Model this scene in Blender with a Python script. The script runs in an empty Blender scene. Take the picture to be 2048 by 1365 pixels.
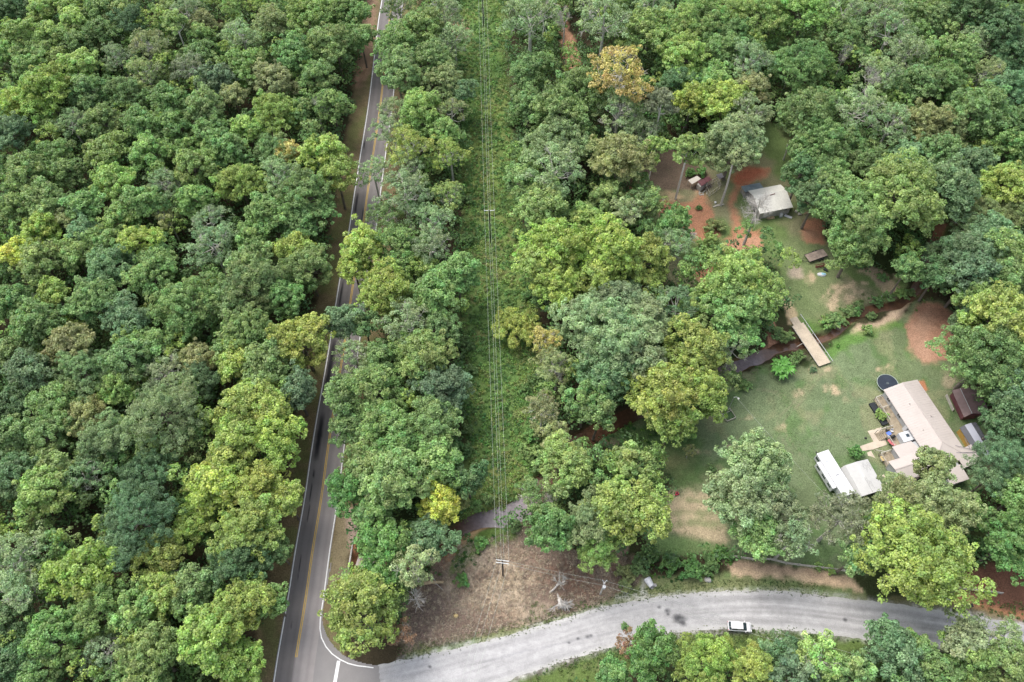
import bpy, math, random
import numpy as np

# ------------------------------------------------------------------ camera
F_PX, CAM_H, PITCH = 1580.0, 158.0, math.radians(57.5)
SP, CP = math.sin(PITCH), math.cos(PITCH)
scene = bpy.context.scene
COL = scene.collection
cam_d = bpy.data.cameras.new("camera"); cam = bpy.data.objects.new("camera", cam_d); COL.objects.link(cam)
cam.location = (0, 0, CAM_H); cam.rotation_euler = (math.pi / 2 - PITCH, 0, 0)
cam_d.sensor_width = 36.0; cam_d.lens = 36.0 * F_PX / 2048.0
cam_d.clip_start = 1.0; cam_d.clip_end = 6000.0
scene.camera = cam

def P(x, y, h=0.0):
    """surveyed spot (photo pixel of the 2048 px wide picture, height) -> world metres"""
    u = (x - 1024) / F_PX; v = (y - 682.5) / F_PX
    t = (CAM_H - h) / (SP + v * CP)
    return (u * t, (CP - v * SP) * t)
def P3(x, y, h=0.0):
    a = P(x, y, h); return (a[0], a[1], h)
def pxm(x, y, h):
    v = (y - 682.5) / F_PX
    return F_PX * (SP + v * CP) / (CAM_H - h)

# ------------------------------------------------------------------ light
SUN_EL, SUN_AZ = math.radians(58), math.radians(-48)     # azimuth measured from +Y towards +X
w = bpy.data.worlds.new("World"); scene.world = w; w.use_nodes = True
nt = w.node_tree; bg = nt.nodes["Background"]
sky = nt.nodes.new("ShaderNodeTexSky"); sky.sky_type = 'NISHITA'; sky.sun_disc = False
sky.sun_elevation = SUN_EL; sky.sun_rotation = SUN_AZ; sky.air_density = 1.0; sky.dust_density = 3.0
hs_ = nt.nodes.new("ShaderNodeHueSaturation"); hs_.inputs["Saturation"].default_value = 0.45      # thin overcast whitens the sky
nt.links.new(sky.outputs[0], hs_.inputs["Color"]); nt.links.new(hs_.outputs[0], bg.inputs[0]); bg.inputs[1].default_value = 0.15
sd = bpy.data.lights.new("sun", 'SUN'); sd.energy = 1.15; sd.angle = math.radians(38); sd.color = (1.0, 0.95, 0.87)
so = bpy.data.objects.new("sun", sd); COL.objects.link(so)
so.rotation_euler = (math.pi / 2 - SUN_EL, 0, math.pi - SUN_AZ)
so.location = (0, 0, 300)
scene.view_settings.view_transform = 'Standard'; scene.view_settings.look = 'None'
scene.view_settings.gamma = 1.0; scene.view_settings.exposure = 1.26
scene.render.resolution_x = 1024; scene.render.resolution_y = 682

# ------------------------------------------------------------------ materials
def mat(name, base=None, rough=0.8, spec=0.3, metal=0.0, noise=None, bump=None, attr=None, objcol=False, fine=None, coord='Object'):
    """principled material. noise = list of (scale, lo, hi, detail) multiplying the colour"""
    m = bpy.data.materials.new(name); m.use_nodes = True
    t = m.node_tree; b = t.nodes["Principled BSDF"]
    b.inputs["Roughness"].default_value = rough; b.inputs["Metallic"].default_value = metal
    b.inputs["Specular IOR Level"].default_value = spec
    if attr:
        a = t.nodes.new("ShaderNodeAttribute"); a.attribute_name = attr; src = a.outputs["Color"]
    elif objcol:
        a = t.nodes.new("ShaderNodeObjectInfo"); src = a.outputs["Color"]
    else:
        a = t.nodes.new("ShaderNodeRGB"); a.outputs[0].default_value = (*base, 1); src = a.outputs[0]
    g = t.nodes.new("ShaderNodeNewGeometry") if coord == 'World' else t.nodes.new("ShaderNodeTexCoord")
    cs = g.outputs["Position"] if coord == 'World' else g.outputs["Object"]
    for (sc, lo, hi, det) in (noise or []):
        n = t.nodes.new("ShaderNodeTexNoise"); n.inputs["Scale"].default_value = sc
        n.inputs["Detail"].default_value = det; n.inputs["Roughness"].default_value = 0.6
        t.links.new(cs, n.inputs["Vector"])
        r = t.nodes.new("ShaderNodeMapRange"); r.inputs[1].default_value = 0.32; r.inputs[2].default_value = 0.68
        r.inputs[3].default_value = lo; r.inputs[4].default_value = hi
        t.links.new(n.outputs["Fac"], r.inputs[0])
        v = t.nodes.new("ShaderNodeVectorMath"); v.operation = 'SCALE'
        t.links.new(src, v.inputs[0]); t.links.new(r.outputs[0], v.inputs["Scale"]); src = v.outputs[0]
    t.links.new(src, b.inputs["Base Color"])
    if bump:
        n = t.nodes.new("ShaderNodeTexNoise"); n.inputs["Scale"].default_value = bump[0]; n.inputs["Detail"].default_value = 6
        t.links.new(cs, n.inputs["Vector"])
        bp = t.nodes.new("ShaderNodeBump"); bp.inputs["Strength"].default_value = bump[1]; bp.inputs["Distance"].default_value = bump[2]
        t.links.new(n.outputs["Fac"], bp.inputs["Height"]); t.links.new(bp.outputs[0], b.inputs["Normal"])
    return m

def leaf_mat(name, base=None, trans=0.3):
    """foliage: colour of the object (or a fixed one) times a per-leaf value, part of the light passes through"""
    m = bpy.data.materials.new(name); m.use_nodes = True
    t = m.node_tree; b = t.nodes["Principled BSDF"]; out = t.nodes["Material Output"]
    b.inputs["Roughness"].default_value = 0.55; b.inputs["Specular IOR Level"].default_value = 0.35
    if base is None:
        a = t.nodes.new("ShaderNodeObjectInfo"); src = a.outputs["Color"]
    elif base == 'attr':
        a = t.nodes.new("ShaderNodeAttribute"); a.attribute_name = "leafcol"; src = a.outputs["Color"]
    else:
        a = t.nodes.new("ShaderNodeRGB"); a.outputs[0].default_value = (*base, 1); src = a.outputs[0]
    at = t.nodes.new("ShaderNodeAttribute"); at.attribute_name = "leaf"
    sep = t.nodes.new("ShaderNodeSeparateColor"); t.links.new(at.outputs["Color"], sep.inputs[0])
    v = t.nodes.new("ShaderNodeVectorMath"); v.operation = 'SCALE'
    t.links.new(src, v.inputs[0]); t.links.new(sep.outputs[0], v.inputs["Scale"])
    hs = t.nodes.new("ShaderNodeHueSaturation"); t.links.new(v.outputs[0], hs.inputs["Color"])
    t.links.new(sep.outputs[1], hs.inputs["Hue"]); t.links.new(sep.outputs[2], hs.inputs["Saturation"])
    t.links.new(hs.outputs[0], b.inputs["Base Color"])
    tr = t.nodes.new("ShaderNodeBsdfTranslucent")
    br = t.nodes.new("ShaderNodeVectorMath"); br.operation = 'MULTIPLY'; br.inputs[1].default_value = (1.25, 1.3, 0.7)
    t.links.new(hs.outputs[0], br.inputs[0]); t.links.new(br.outputs[0], tr.inputs["Color"])
    mx = t.nodes.new("ShaderNodeMixShader"); mx.inputs[0].default_value = trans
    t.links.new(b.outputs[0], mx.inputs[1]); t.links.new(tr.outputs[0], mx.inputs[2]); t.links.new(mx.outputs[0], out.inputs["Surface"])
    return m

M = {}
M['leaf'] = leaf_mat("foliage"); M['leafattr'] = leaf_mat("ground_foliage", 'attr', 0.25)
M['bark'] = mat("bark", (0.17, 0.145, 0.12), 0.9, 0.1, noise=[(1.5, .7, 1.3, 4)])
M['palebark'] = mat("pale_bark", (0.47, 0.45, 0.40), 0.9, 0.1, noise=[(1.2, .75, 1.2, 4)])
M['whitebark'] = mat("white_bark", (0.66, 0.63, 0.57), 0.9, 0.1, noise=[(1.2, .8, 1.15, 4)])
M['deadwood'] = mat("dead_wood", (0.44, 0.41, 0.375), 0.9, 0.1, noise=[(2, .8, 1.2, 3)])
M['ground'] = mat("ground_soil", rough=0.95, spec=0.1, attr="Col", coord='World', noise=[(0.12, .9, 1.1, 3), (0.6, .88, 1.12, 5), (3.5, .68, 1.32, 6)], bump=(3.0, .6, .12))
M['asphalt'] = mat("asphalt", rough=0.85, spec=0.25, attr="Col", coord='World', noise=[(0.25, .93, 1.07, 3), (9, .88, 1.12, 4)])
M['gravel'] = mat("pale_gravel", rough=0.95, spec=0.1, attr="Col", coord='World', noise=[(0.5, .92, 1.08, 4), (5, .86, 1.14, 5)], bump=(8, .5, .04))
M['white_paint'] = mat("white_road_paint", (0.66, 0.66, 0.65), 0.7, noise=[(2, .85, 1.08, 4)], coord='World')
M['yellow_paint'] = mat("yellow_road_paint", (0.55, 0.36, 0.07), 0.7, noise=[(2, .85, 1.08, 4)], coord='World')
M['water'] = mat("stream_water", rough=0.2, spec=0.5, attr="Col", coord='World', noise=[(1.2, .8, 1.2, 3)], bump=(2.5, .15, .05))
M['pole'] = mat("dark_pole_wood", (0.05, 0.045, 0.04), 0.9, noise=[(2, .7, 1.3, 3)])
M['polegrey'] = mat("grey_pole_wood", (0.45, 0.42, 0.38), 0.9, noise=[(2, .8, 1.2, 3)])
M['galv'] = mat("galvanised_steel", (0.45, 0.47, 0.47), 0.5, 0.5, 0.3)
M['wire'] = mat("aluminium_wire", (0.42, 0.45, 0.40), 0.5, 0.5)
M['white'] = mat("white_enamel", (0.56, 0.56, 0.575), 0.4, 0.4, noise=[(0.6, .96, 1.03, 3)])
M['rvside'] = mat("white_panel", (0.48, 0.49, 0.505), 0.4, 0.5)
M['black'] = mat("black_rubber", (0.02, 0.02, 0.022), 0.6)
M['glass'] = mat("dark_glass", (0.02, 0.035, 0.045), 0.06, 0.8)
M['beige'] = mat("beige_metal_roof", (0.430, 0.382, 0.352), 0.55, 0.4, noise=[(0.4, .95, 1.04, 4), (3, .96, 1.03, 3)])
M['ridge'] = mat("roof_cap", (0.38, 0.335, 0.31), 0.5, 0.4)
M['siding'] = mat("pale_grey_siding", (0.38, 0.385, 0.39), 0.7, noise=[(0.8, .9, 1.05, 3)])
M['deck'] = mat("weathered_deck", (0.30, 0.25, 0.18), 0.9, 0.1, noise=[(0.9, .7, 1.2, 5), (6, .9, 1.1, 2)])
M['deckrail'] = mat("grey_rail_wood", (0.40, 0.37, 0.32), 0.9, 0.1, noise=[(2, .8, 1.15, 3)])
M['planks'] = mat("sun_bleached_planks", (0.50, 0.42, 0.32), 0.9, 0.1, noise=[(0.5, .85, 1.1, 4), (5, .9, 1.1, 2)])
M['concrete'] = mat("tan_concrete", (0.46, 0.39, 0.31), 0.9, 0.1, noise=[(0.6, .85, 1.1, 5)])
M['barnroof'] = mat("whitewashed_tin", (0.66, 0.645, 0.585), 0.6, 0.3, noise=[(0.35, .86, 1.06, 5), (2.5, .9, 1.06, 4)])
M['barnwall'] = mat("grey_barn_boards", (0.36, 0.34, 0.32), 0.9, 0.1, noise=[(0.8, .7, 1.2, 5)])
M['bluetin'] = mat("blue_grey_tin", (0.16, 0.20, 0.22), 0.6, 0.3, noise=[(0.8, .75, 1.2, 4)])
M['maroon'] = mat("maroon_tin", (0.12, 0.045, 0.052), 0.55, 0.4, noise=[(0.9, .8, 1.25, 4)])
M['brownroof'] = mat("red_brown_roof", (0.150, 0.100, 0.096), 0.6, 0.4, noise=[(0.9, .8, 1.2, 4)])
M['coopwhite'] = mat("cream_tin", (0.50, 0.46, 0.41), 0.6)
M['greytin'] = mat("grey_tin", (0.19, 0.18, 0.20), 0.6, 0.3, noise=[(0.8, .8, 1.2, 4)])
M['shedroof'] = mat("dark_ribbed_metal", (0.085, 0.085, 0.095), 0.5, 0.5, noise=[(0.5, .9, 1.1, 3)])
M['shedtop'] = mat("light_ribbed_metal", (0.30, 0.31, 0.36), 0.45, 0.5)
M['pinewood'] = mat("yellow_pine_boards", (0.44, 0.27, 0.07), 0.8, noise=[(1.5, .85, 1.15, 4)])
M['carport'] = mat("white_ribbed_metal", (0.46, 0.455, 0.445), 0.5, 0.4, noise=[(0.5, .93, 1.04, 4)])
M['stain'] = mat("roof_stain", (0.16, 0.155, 0.15), 0.7, noise=[(2, .6, 1.5, 4)])
M['cover'] = mat("dark_pool_cover", (0.022, 0.03, 0.045), 0.6, noise=[(0.7, .8, 1.2, 4)])
M['rim'] = mat("pale_green_rim", (0.36, 0.42, 0.38), 0.5)
M['tarp'] = mat("dark_tarp", (0.02, 0.024, 0.028), 0.6)
M['blue'] = mat("blue_plastic", (0.10, 0.17, 0.50), 0.5)
M['red'] = mat("red_plastic", (0.45, 0.03, 0.06), 0.5)
M['pinkred'] = mat("faded_red", (0.55, 0.13, 0.15), 0.5)
M['rust'] = mat("rusty_steel", (0.10, 0.035, 0.025), 0.8, noise=[(3, .6, 1.5, 4)])
M['trailer'] = mat("worn_trailer_boards", (0.30, 0.24, 0.20), 0.9, noise=[(0.8, .6, 1.25, 5)])
M['lightblue'] = mat("faded_blue_plastic", (0.27, 0.48, 0.58), 0.5, noise=[(1.2, .7, 1.3, 3)])
M['log'] = mat("log_wood", (0.42, 0.32, 0.20), 0.9, noise=[(1.5, .6, 1.2, 4)])
M['straw'] = mat("straw", (0.5, 0.38, 0.18), 0.9, noise=[(3, .7, 1.2, 3)])
M['leafgreen'] = mat("banana_leaf", (0.10, 0.27, 0.045), 0.45, 0.4, noise=[(1.5, .8, 1.2, 3)])
M['soil'] = mat("planter_soil", (0.05, 0.09, 0.035), 0.95, noise=[(3, .5, 1.5, 4)])
M['rock'] = mat("grey_rock", (0.42, 0.40, 0.38), 0.9, noise=[(2, .7, 1.2, 4)])
M['lampglass'] = mat("lamp_dome", (0.85, 0.85, 0.82), 0.3)
M['shell'] = mat("rusty_white_tin", (0.55, 0.5, 0.45), 0.7, noise=[(2, .7, 1.1, 4)])

# ------------------------------------------------------------------ object helpers
def tag(o, label=None, cat=None, group=None, kind=None):
    if label: o["label"] = label
    if cat: o["category"] = cat
    if group: o["group"] = group
    if kind: o["kind"] = kind
    return o
def empty(name, loc, rz=0, label=None, cat=None, group=None, scale=1.0):
    o = bpy.data.objects.new(name, None); COL.objects.link(o)
    o.location = loc; o.rotation_euler = (0, 0, rz); o.scale = (scale,) * 3
    o.empty_display_size = 0.5
    return tag(o, label, cat, group)
def link(name, me, parent=None):
    o = bpy.data.objects.new(name, me); COL.objects.link(o)
    if parent is not None: o.parent = parent
    return o
def fast_mesh(name, V, Fq, m, smooth=False):
    """V (n,3) array, Fq (k,4) quads"""
    me = bpy.data.meshes.new(name); V = np.asarray(V, dtype=np.float32); Fq = np.asarray(Fq, dtype=np.int32)
    me.vertices.add(len(V)); me.vertices.foreach_set("co", V.ravel())
    me.loops.add(Fq.size); me.loops.foreach_set("vertex_index", Fq.ravel())
    me.polygons.add(len(Fq)); me.polygons.foreach_set("loop_start", np.arange(0, Fq.size, Fq.shape[1], dtype=np.int32))
    me.update(calc_edges=True)
    if smooth: me.polygons.foreach_set("use_smooth", np.ones(len(Fq), dtype=bool))
    me.materials.append(m); return me
def col_attr(me, name, C):
    a = me.attributes.new(name, 'FLOAT_COLOR', 'POINT')
    C4 = np.ones((len(C), 4), dtype=np.float32); C4[:, :3] = C
    a.data.foreach_set("color", C4.ravel())

class MB:
    def __init__(s): s.v = []; s.f = []
    def quad(s, *p):
        n = len(s.v); s.v += [tuple(q) for q in p]; s.f.append(tuple(range(n, n + len(p)))); return s
    def box(s, x0, x1, y0, y1, z0, z1):
        n = len(s.v)
        s.v += [(x0, y0, z0), (x1, y0, z0), (x1, y1, z0), (x0, y1, z0), (x0, y0, z1), (x1, y0, z1), (x1, y1, z1), (x0, y1, z1)]
        s.f += [(n, n+3, n+2, n+1), (n+4, n+5, n+6, n+7), (n, n+1, n+5, n+4), (n+1, n+2, n+6, n+5), (n+2, n+3, n+7, n+6), (n+3, n, n+4, n+7)]
        return s
    def prism(s, poly, z0, z1):
        """poly: list of (x,y); z0/z1 numbers or lists"""
        n = len(s.v); k = len(poly)
        a = z0 if isinstance(z0, (list, tuple)) else [z0] * k; b = z1 if isinstance(z1, (list, tuple)) else [z1] * k
        s.v += [(p[0], p[1], a[i]) for i, p in enumerate(poly)] + [(p[0], p[1], b[i]) for i, p in enumerate(poly)]
        s.f.append(tuple(range(n + k - 1, n - 1, -1))); s.f.append(tuple(range(n + k, n + 2 * k)))
        for i in range(k):
            j = (i + 1) % k; s.f.append((n + i, n + j, n + k + j, n + k + i))
        return s
    def tube(s, pts, rad, sides=6, cap=True):
        pts = [np.array(p, float) for p in pts]; k = len(pts)
        if not isinstance(rad, (list, tuple)): rad = [rad] * k
        n = len(s.v); ref = None
        for i, p in enumerate(pts):
            d = pts[min(i + 1, k - 1)] - pts[max(i - 1, 0)]; d = d / (np.linalg.norm(d) + 1e-9)
            if ref is None: ref = np.array((0, 0, 1.)) if abs(d[2]) < .9 else np.array((1., 0, 0))
            a = np.cross(d, ref); a /= np.linalg.norm(a) + 1e-9; b = np.cross(a, d); ref = b
            for j in range(sides):
                t = 2 * math.pi * j / sides
                q = p + (a * math.cos(t) + b * math.sin(t)) * rad[i]; s.v.append(tuple(q))
        for i in range(k - 1):
            for j in range(sides):
                j2 = (j + 1) % sides
                s.f.append((n + i*sides + j, n + i*sides + j2, n + (i+1)*sides + j2, n + (i+1)*sides + j))
        if cap:
            s.f.append(tuple(n + j for j in range(sides - 1, -1, -1))); s.f.append(tuple(n + (k-1)*sides + j for j in range(sides)))
        return s
    def bar(s, p0, p1, wd, ht):
        """rectangular bar between two points, width wd (horizontal), height ht"""
        a = np.array(p0, float); b = np.array(p1, float); d = b - a; L = np.linalg.norm(d); d /= L
        r = np.cross(d, (0, 0, 1.)) if abs(d[2]) < .95 else np.array((1., 0, 0)); r /= np.linalg.norm(r); u = np.cross(r, d)
        n = len(s.v)
        for q in (a, b):
            for (i, j) in ((-1, -1), (1, -1), (1, 1), (-1, 1)):
                s.v.append(tuple(q + r * wd / 2 * i + u * ht / 2 * j))
        s.f += [(n, n+3, n+2, n+1), (n+4, n+5, n+6, n+7), (n, n+1, n+5, n+4), (n+1, n+2, n+6, n+5), (n+2, n+3, n+7, n+6), (n+3, n, n+4, n+7)]
        return s
    def dome(s, c, rx, ry, rz, nu=12, nv=6, full=False):
        n = len(s.v); lo = -math.pi / 2 if full else 0
        for i in range(nv + 1):
            t = lo + (math.pi / 2 - lo) * i / nv
            for j in range(nu):
                a = 2 * math.pi * j / nu
                s.v.append((c[0] + rx * math.cos(t) * math.cos(a), c[1] + ry * math.cos(t) * math.sin(a), c[2] + rz * math.sin(t)))
        for i in range(nv):
            for j in range(nu):
                j2 = (j + 1) % nu; s.f.append((n + i*nu + j, n + i*nu + j2, n + (i+1)*nu + j2, n + (i+1)*nu + j))
        return s
    def build(s, name, m, parent=None, smooth=False, bevel=0):
        me = bpy.data.meshes.new(name); me.from_pydata(s.v, [], s.f); me.update(); me.materials.append(m)
        if smooth: me.polygons.foreach_set("use_smooth", [True] * len(me.polygons))
        o = link(name, me, parent)
        if bevel:
            b = o.modifiers.new("bevel", 'BEVEL'); b.width = bevel; b.segments = 2
        return o

# ------------------------------------------------------------------ noise and zone painting
def vnoise(x, y, scale, seed):
    r = np.random.RandomState(seed); G = r.rand(256, 256)
    X = x / scale + 1000.37; Y = y / scale + 1000.71
    xi = np.floor(X).astype(int); yi = np.floor(Y).astype(int); fx = X - xi; fy = Y - yi
    fx = fx * fx * (3 - 2 * fx); fy = fy * fy * (3 - 2 * fy)
    a = G[xi % 256, yi % 256]; b = G[(xi + 1) % 256, yi % 256]; c = G[xi % 256, (yi + 1) % 256]; d = G[(xi + 1) % 256, (yi + 1) % 256]
    return (a * (1 - fx) + b * fx) * (1 - fy) + (c * (1 - fx) + d * fx) * fy
def fbm(x, y, scale, seed, oct=4):
    s = 0; a = .5; t = 0
    for i in range(oct):
        s = s + a * vnoise(x, y, scale / 2 ** i, seed + i * 7); t += a; a *= .55
    return s / t
def seg_dist(x, y, pts, closed=False):
    d = np.full(x.shape, 1e9); n = len(pts)
    for i in range(n if closed else n - 1):
        ax, ay = pts[i]; bx, by = pts[(i + 1) % n]; dx, dy = bx - ax, by - ay; L = dx * dx + dy * dy + 1e-9
        t = np.clip(((x - ax) * dx + (y - ay) * dy) / L, 0, 1)
        d = np.minimum(d, np.hypot(x - ax - t * dx, y - ay - t * dy))
    return d
def inside(x, y, pts):
    r = np.zeros(x.shape, bool); n = len(pts)
    for i in range(n):
        ax, ay = pts[i]; bx, by = pts[(i + 1) % n]
        if ay == by: continue
        c = ((ay > y) != (by > y)) & (x < (bx - ax) * (y - ay) / (by - ay) + ax); r ^= c
    return r
def sdist(x, y, pts):
    d = seg_dist(x, y, pts, True); return np.where(inside(x, y, pts), d, -d)
def W(pxs, h=0): return [P(a, b, h) for a, b in pxs]
def spline(pts, per=8):
    pts = [np.array(p, float) for p in pts]; out = []
    q = [2 * pts[0] - pts[1]] + pts + [2 * pts[-1] - pts[-2]]
    for i in range(1, len(q) - 2):
        for k in range(per):
            t = k / per
            out.append(.5 * ((2 * q[i]) + (-q[i-1] + q[i+1]) * t + (2*q[i-1] - 5*q[i] + 4*q[i+1] - q[i+2]) * t*t + (-q[i-1] + 3*q[i] - 3*q[i+1] + q[i+2]) * t**3))
    out.append(pts[-1]); return [tuple(p) for p in out]

# ------------------------------------------------------------------ layout lines
ROAD_C = spline(W([(800, -90), (791, -40), (784, 8), (778, 50), (762, 200), (745.3, 315), (733, 400), (724.6, 462), (706, 570), (687, 700), (666, 830), (655.5, 900), (642, 1000), (625.5, 1100), (611, 1200), (593, 1310), (585, 1365), (572, 1450)]), 5)
HALF = 3.45
G_N = [(746, 1334), (810, 1319), (900, 1299), (1005, 1274), (1100, 1247), (1183, 1221), (1272, 1202), (1365, 1189), (1472, 1182), (1580, 1184), (1700, 1198), (1790, 1208), (1854, 1218), (1972, 1236), (2100, 1262), (2300, 1310)]
G_S = [(740, 1430), (900, 1400), (1041, 1352), (1147, 1317), (1247, 1288), (1338, 1268), (1456, 1259), (1580, 1262), (1700, 1276), (1735, 1280), (1882, 1294), (1927, 1304), (2060, 1335), (2300, 1400)]
GRAVEL = spline(W(G_N), 4) + spline(W(G_S[::-1]), 4)
CREEK_PX = [(1885, 440), (1875, 470), (1862, 500), (1845, 540), (1838, 572), (1812, 598), (1790, 609), (1760, 612), (1720, 623), (1690, 645), (1668, 667), (1635, 679), (1600, 688), (1560, 695), (1530, 707), (1500, 720), (1465, 735), (1400, 775), (1300, 812), (1230, 842), (1180, 868), (1130, 905), (1085, 970), (1035, 1020), (1000, 1032), (960, 1040), (925, 1056), (885, 1090), (840, 1120), (780, 1135), (712, 1120)]
CREEK = spline(W(CREEK_PX), 5)
CREEK_W = np.interp(np.linspace(0, 1, len(CREEK)), [0, .2, .32, .5, .55, .62, .75, .78, .85, 1], [1.1, .9, .6, 1.3, 2.0, 1.5, 2.4, 2.3, 1.5, .9])

OPEN = {  # areas without tree cover, in surveyed picture coordinates
 'corridor': [(925, -60), (1000, -60), (1012, 120), (1020, 260), (1040, 420), (1060, 560), (1085, 800), (1085, 960), (1048, 1010), (925, 1050), (930, 900), (925, 600), (925, 300), (905, 60)],
 'brush': [(870, 1140), (905, 1085), (960, 1080), (1050, 1050), (1100, 1095), (1250, 1110), (1290, 1160), (1200, 1212), (1110, 1238), (1000, 1268), (900, 1290), (830, 1305), (795, 1260), (830, 1190)],
 'lawn': [(1400, 830), (1440, 790), (1480, 748), (1560, 735), (1620, 740), (1660, 705), (1700, 668), (1790, 648), (1840, 600), (1890, 600), (1925, 660), (1925, 800), (2005, 900), (1990, 960), (1900, 1010), (1780, 1010), (1700, 1050), (1730, 1140), (1700, 1150), (1460, 1112), (1300, 1110), (1285, 1060), (1345, 970), (1290, 905), (1170, 885), (1260, 838), (1380, 850)],
 'yard': [(1270, 330), (1330, 290), (1400, 320), (1480, 330), (1500, 270), (1535, 235), (1575, 275), (1600, 370), (1655, 400), (1640, 470), (1720, 540), (1800, 560), (1835, 590), (1760, 605), (1700, 635), (1660, 665), (1600, 650), (1560, 600), (1540, 520), (1450, 510), (1400, 570), (1330, 570), (1285, 450)],
 'verge': [(800, 1330), (830, 1300), (1000, 1268), (1110, 1238), (1200, 1212), (1290, 1160), (1460, 1140), (1700, 1150), (1740, 1210), (1472, 1186), (1365, 1193), (1183, 1228), (1005, 1278)],
 'rightbank': [(1860, 1190), (1900, 1150), (1980, 1120), (2120, 1170), (2120, 1270), (1972, 1240)],
 'creekband': [(1535, 640), (1600, 640), (1700, 625), (1800, 575), (1850, 545), (1872, 600), (1790, 655), (1700, 678), (1640, 745), (1560, 740), (1480, 755), (1462, 735), (1525, 705)],
 'upper_dirt': [(1122, 60), (1140, 60), (1165, 150), (1140, 160), (1125, 130)],
}
OPENW = {k: W(v) for k, v in OPEN.items()}

apron = W([(664, 1120), (650, 1190), (646, 1215), (644, 1238), (647, 1255), (655, 1275), (668, 1294), (688, 1312), (710, 1322), (735, 1329), (757, 1332), (765, 1420), (590, 1440), (610, 1300)])
# ------------------------------------------------------------------ ground sheet
fine_x = np.arange(-190, 190.01, 0.5); fine_y = np.arange(14, 262.01, 0.5)
gx = np.concatenate([[-3500, -1500, -700, -400, -260, -215], fine_x, [215, 260, 400, 700, 1500, 3500]])
gy = np.concatenate([[-1200, -500, -200, -80, -20], fine_y, [290, 340, 450, 700, 1500, 4500]])
GX, GY = np.meshgrid(gx, gy); X = GX.ravel(); Y = GY.ravel()
cd = np.full(X.shape, 1e9); cw = np.full(X.shape, 1.5)
cm = (X > -60) & (X < 140) & (Y > 40) & (Y < 170)
xs, ys = X[cm], Y[cm]; dd = np.full(xs.shape, 1e9); ww = np.full(xs.shape, 1.5)
for i in range(len(CREEK) - 1):
    d = seg_dist(xs, ys, CREEK[i:i + 2]); b = d < dd; dd = np.where(b, d, dd); ww = np.where(b, CREEK_W[i], ww)
cd[cm] = dd; cw[cm] = ww
wob = fbm(X, Y, 4, 5) - .5
bank = np.clip((cd + wob * 1.6 - cw * .75) / 1.3, 0, 1); bank = bank * bank * (3 - 2 * bank)
rd = seg_dist(X, Y, ROAD_C)
offroad = np.clip((rd - 5) / 6, 0, 1)
gs = sdist(X, Y, GRAVEL); offroad = np.minimum(offroad, np.clip((-gs - 1) / 5, 0, 1)); offroad = np.minimum(offroad, np.clip((-sdist(X, Y, apron) - 1) / 4, 0, 1))
Z = -1.35 * (1 - bank) * np.clip((rd - 4.6) / 2.5, 0, 1) + (fbm(X, Y, 9, 11) - .5) * 0.35 * offroad - 0.012 * (1 - offroad)
Z -= 0.0 * X

n1 = fbm(X, Y, 14, 21); n2 = fbm(X, Y, 4, 31); n3 = fbm(X, Y, 1.4, 41, 3)
C = np.empty((len(X), 3)); C[:] = (0.050, 0.040, 0.024)
g0 = np.clip((n1 - .45) * 5, 0, 1)[:, None]; C = C * (1 - g0) + np.array((0.035, 0.05, 0.018)) * g0
def zone(px, colr, soft=1.0, rag=1.5, amt=1.0, world=None, mask=None):
    global C
    pts = world or W(px); a = np.array(pts); pad = soft + rag + 1
    s = (X > a[:, 0].min() - pad) & (X < a[:, 0].max() + pad) & (Y > a[:, 1].min() - pad) & (Y < a[:, 1].max() + pad)
    if not s.any(): return
    d = sdist(X[s], Y[s], pts) + (n2[s] - .5) * rag * 1.9 + (n3[s] - .5) * rag * 1.7; soft = soft * .65
    k = np.clip(d / soft * .5 + .5, 0, 1) * amt
    if mask is not None: k = k * mask[s]
    C[s] = C[s] * (1 - k[:, None]) + np.array(colr) * k[:, None]
def ell(cx, cy, rx, ry, colr, soft=.8, rag=.9, amt=1.0, rot=0, mask=None):
    c, s_ = math.cos(math.radians(rot)), math.sin(math.radians(rot))
    zone([(cx + rx*math.cos(t)*c - ry*math.sin(t)*s_, cy + rx*math.cos(t)*s_ + ry*math.sin(t)*c) for t in np.linspace(0, 6.283, 13)[:-1]], colr, soft, rag, amt, mask=mask)
def up(v, lo, hi): return np.clip((v - lo) / (hi - lo), 0, 1)
p1 = up(n2, .42, .62); p2 = up(n1, .4, .6); p3 = up(n3, .45, .6); sp = up(fbm(X, Y, .9, 77, 2), .52, .6)
GREEN = (0.132, 0.168, 0.084); DRY = (0.20, 0.195, 0.11); TAN = (0.44, 0.345, 0.225); RED = (0.40, 0.19, 0.115)
# clearing under the power line
zone(None, (0.10, 0.17, 0.05), 2, 2, world=OPENW['corridor'])
zone(None, (0.15, 0.20, 0.06), 2, 2, .8, world=OPENW['corridor'], mask=p2)
zone(None, (0.15, 0.11, 0.06), 2, 2, .45, world=OPENW['corridor'], mask=p3 * p1)
zone([(880, 20), (930, 40), (945, 70), (925, 78), (900, 70)], (0.30, 0.2, 0.14), 1, 1)
# dirt lane at the top
zone([(1118, 10), (1135, 10), (1138, 60), (1150, 80), (1163, 120), (1160, 150), (1130, 158), (1125, 110), (1122, 60)], (0.40, 0.22, 0.14), .8, .8)
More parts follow.
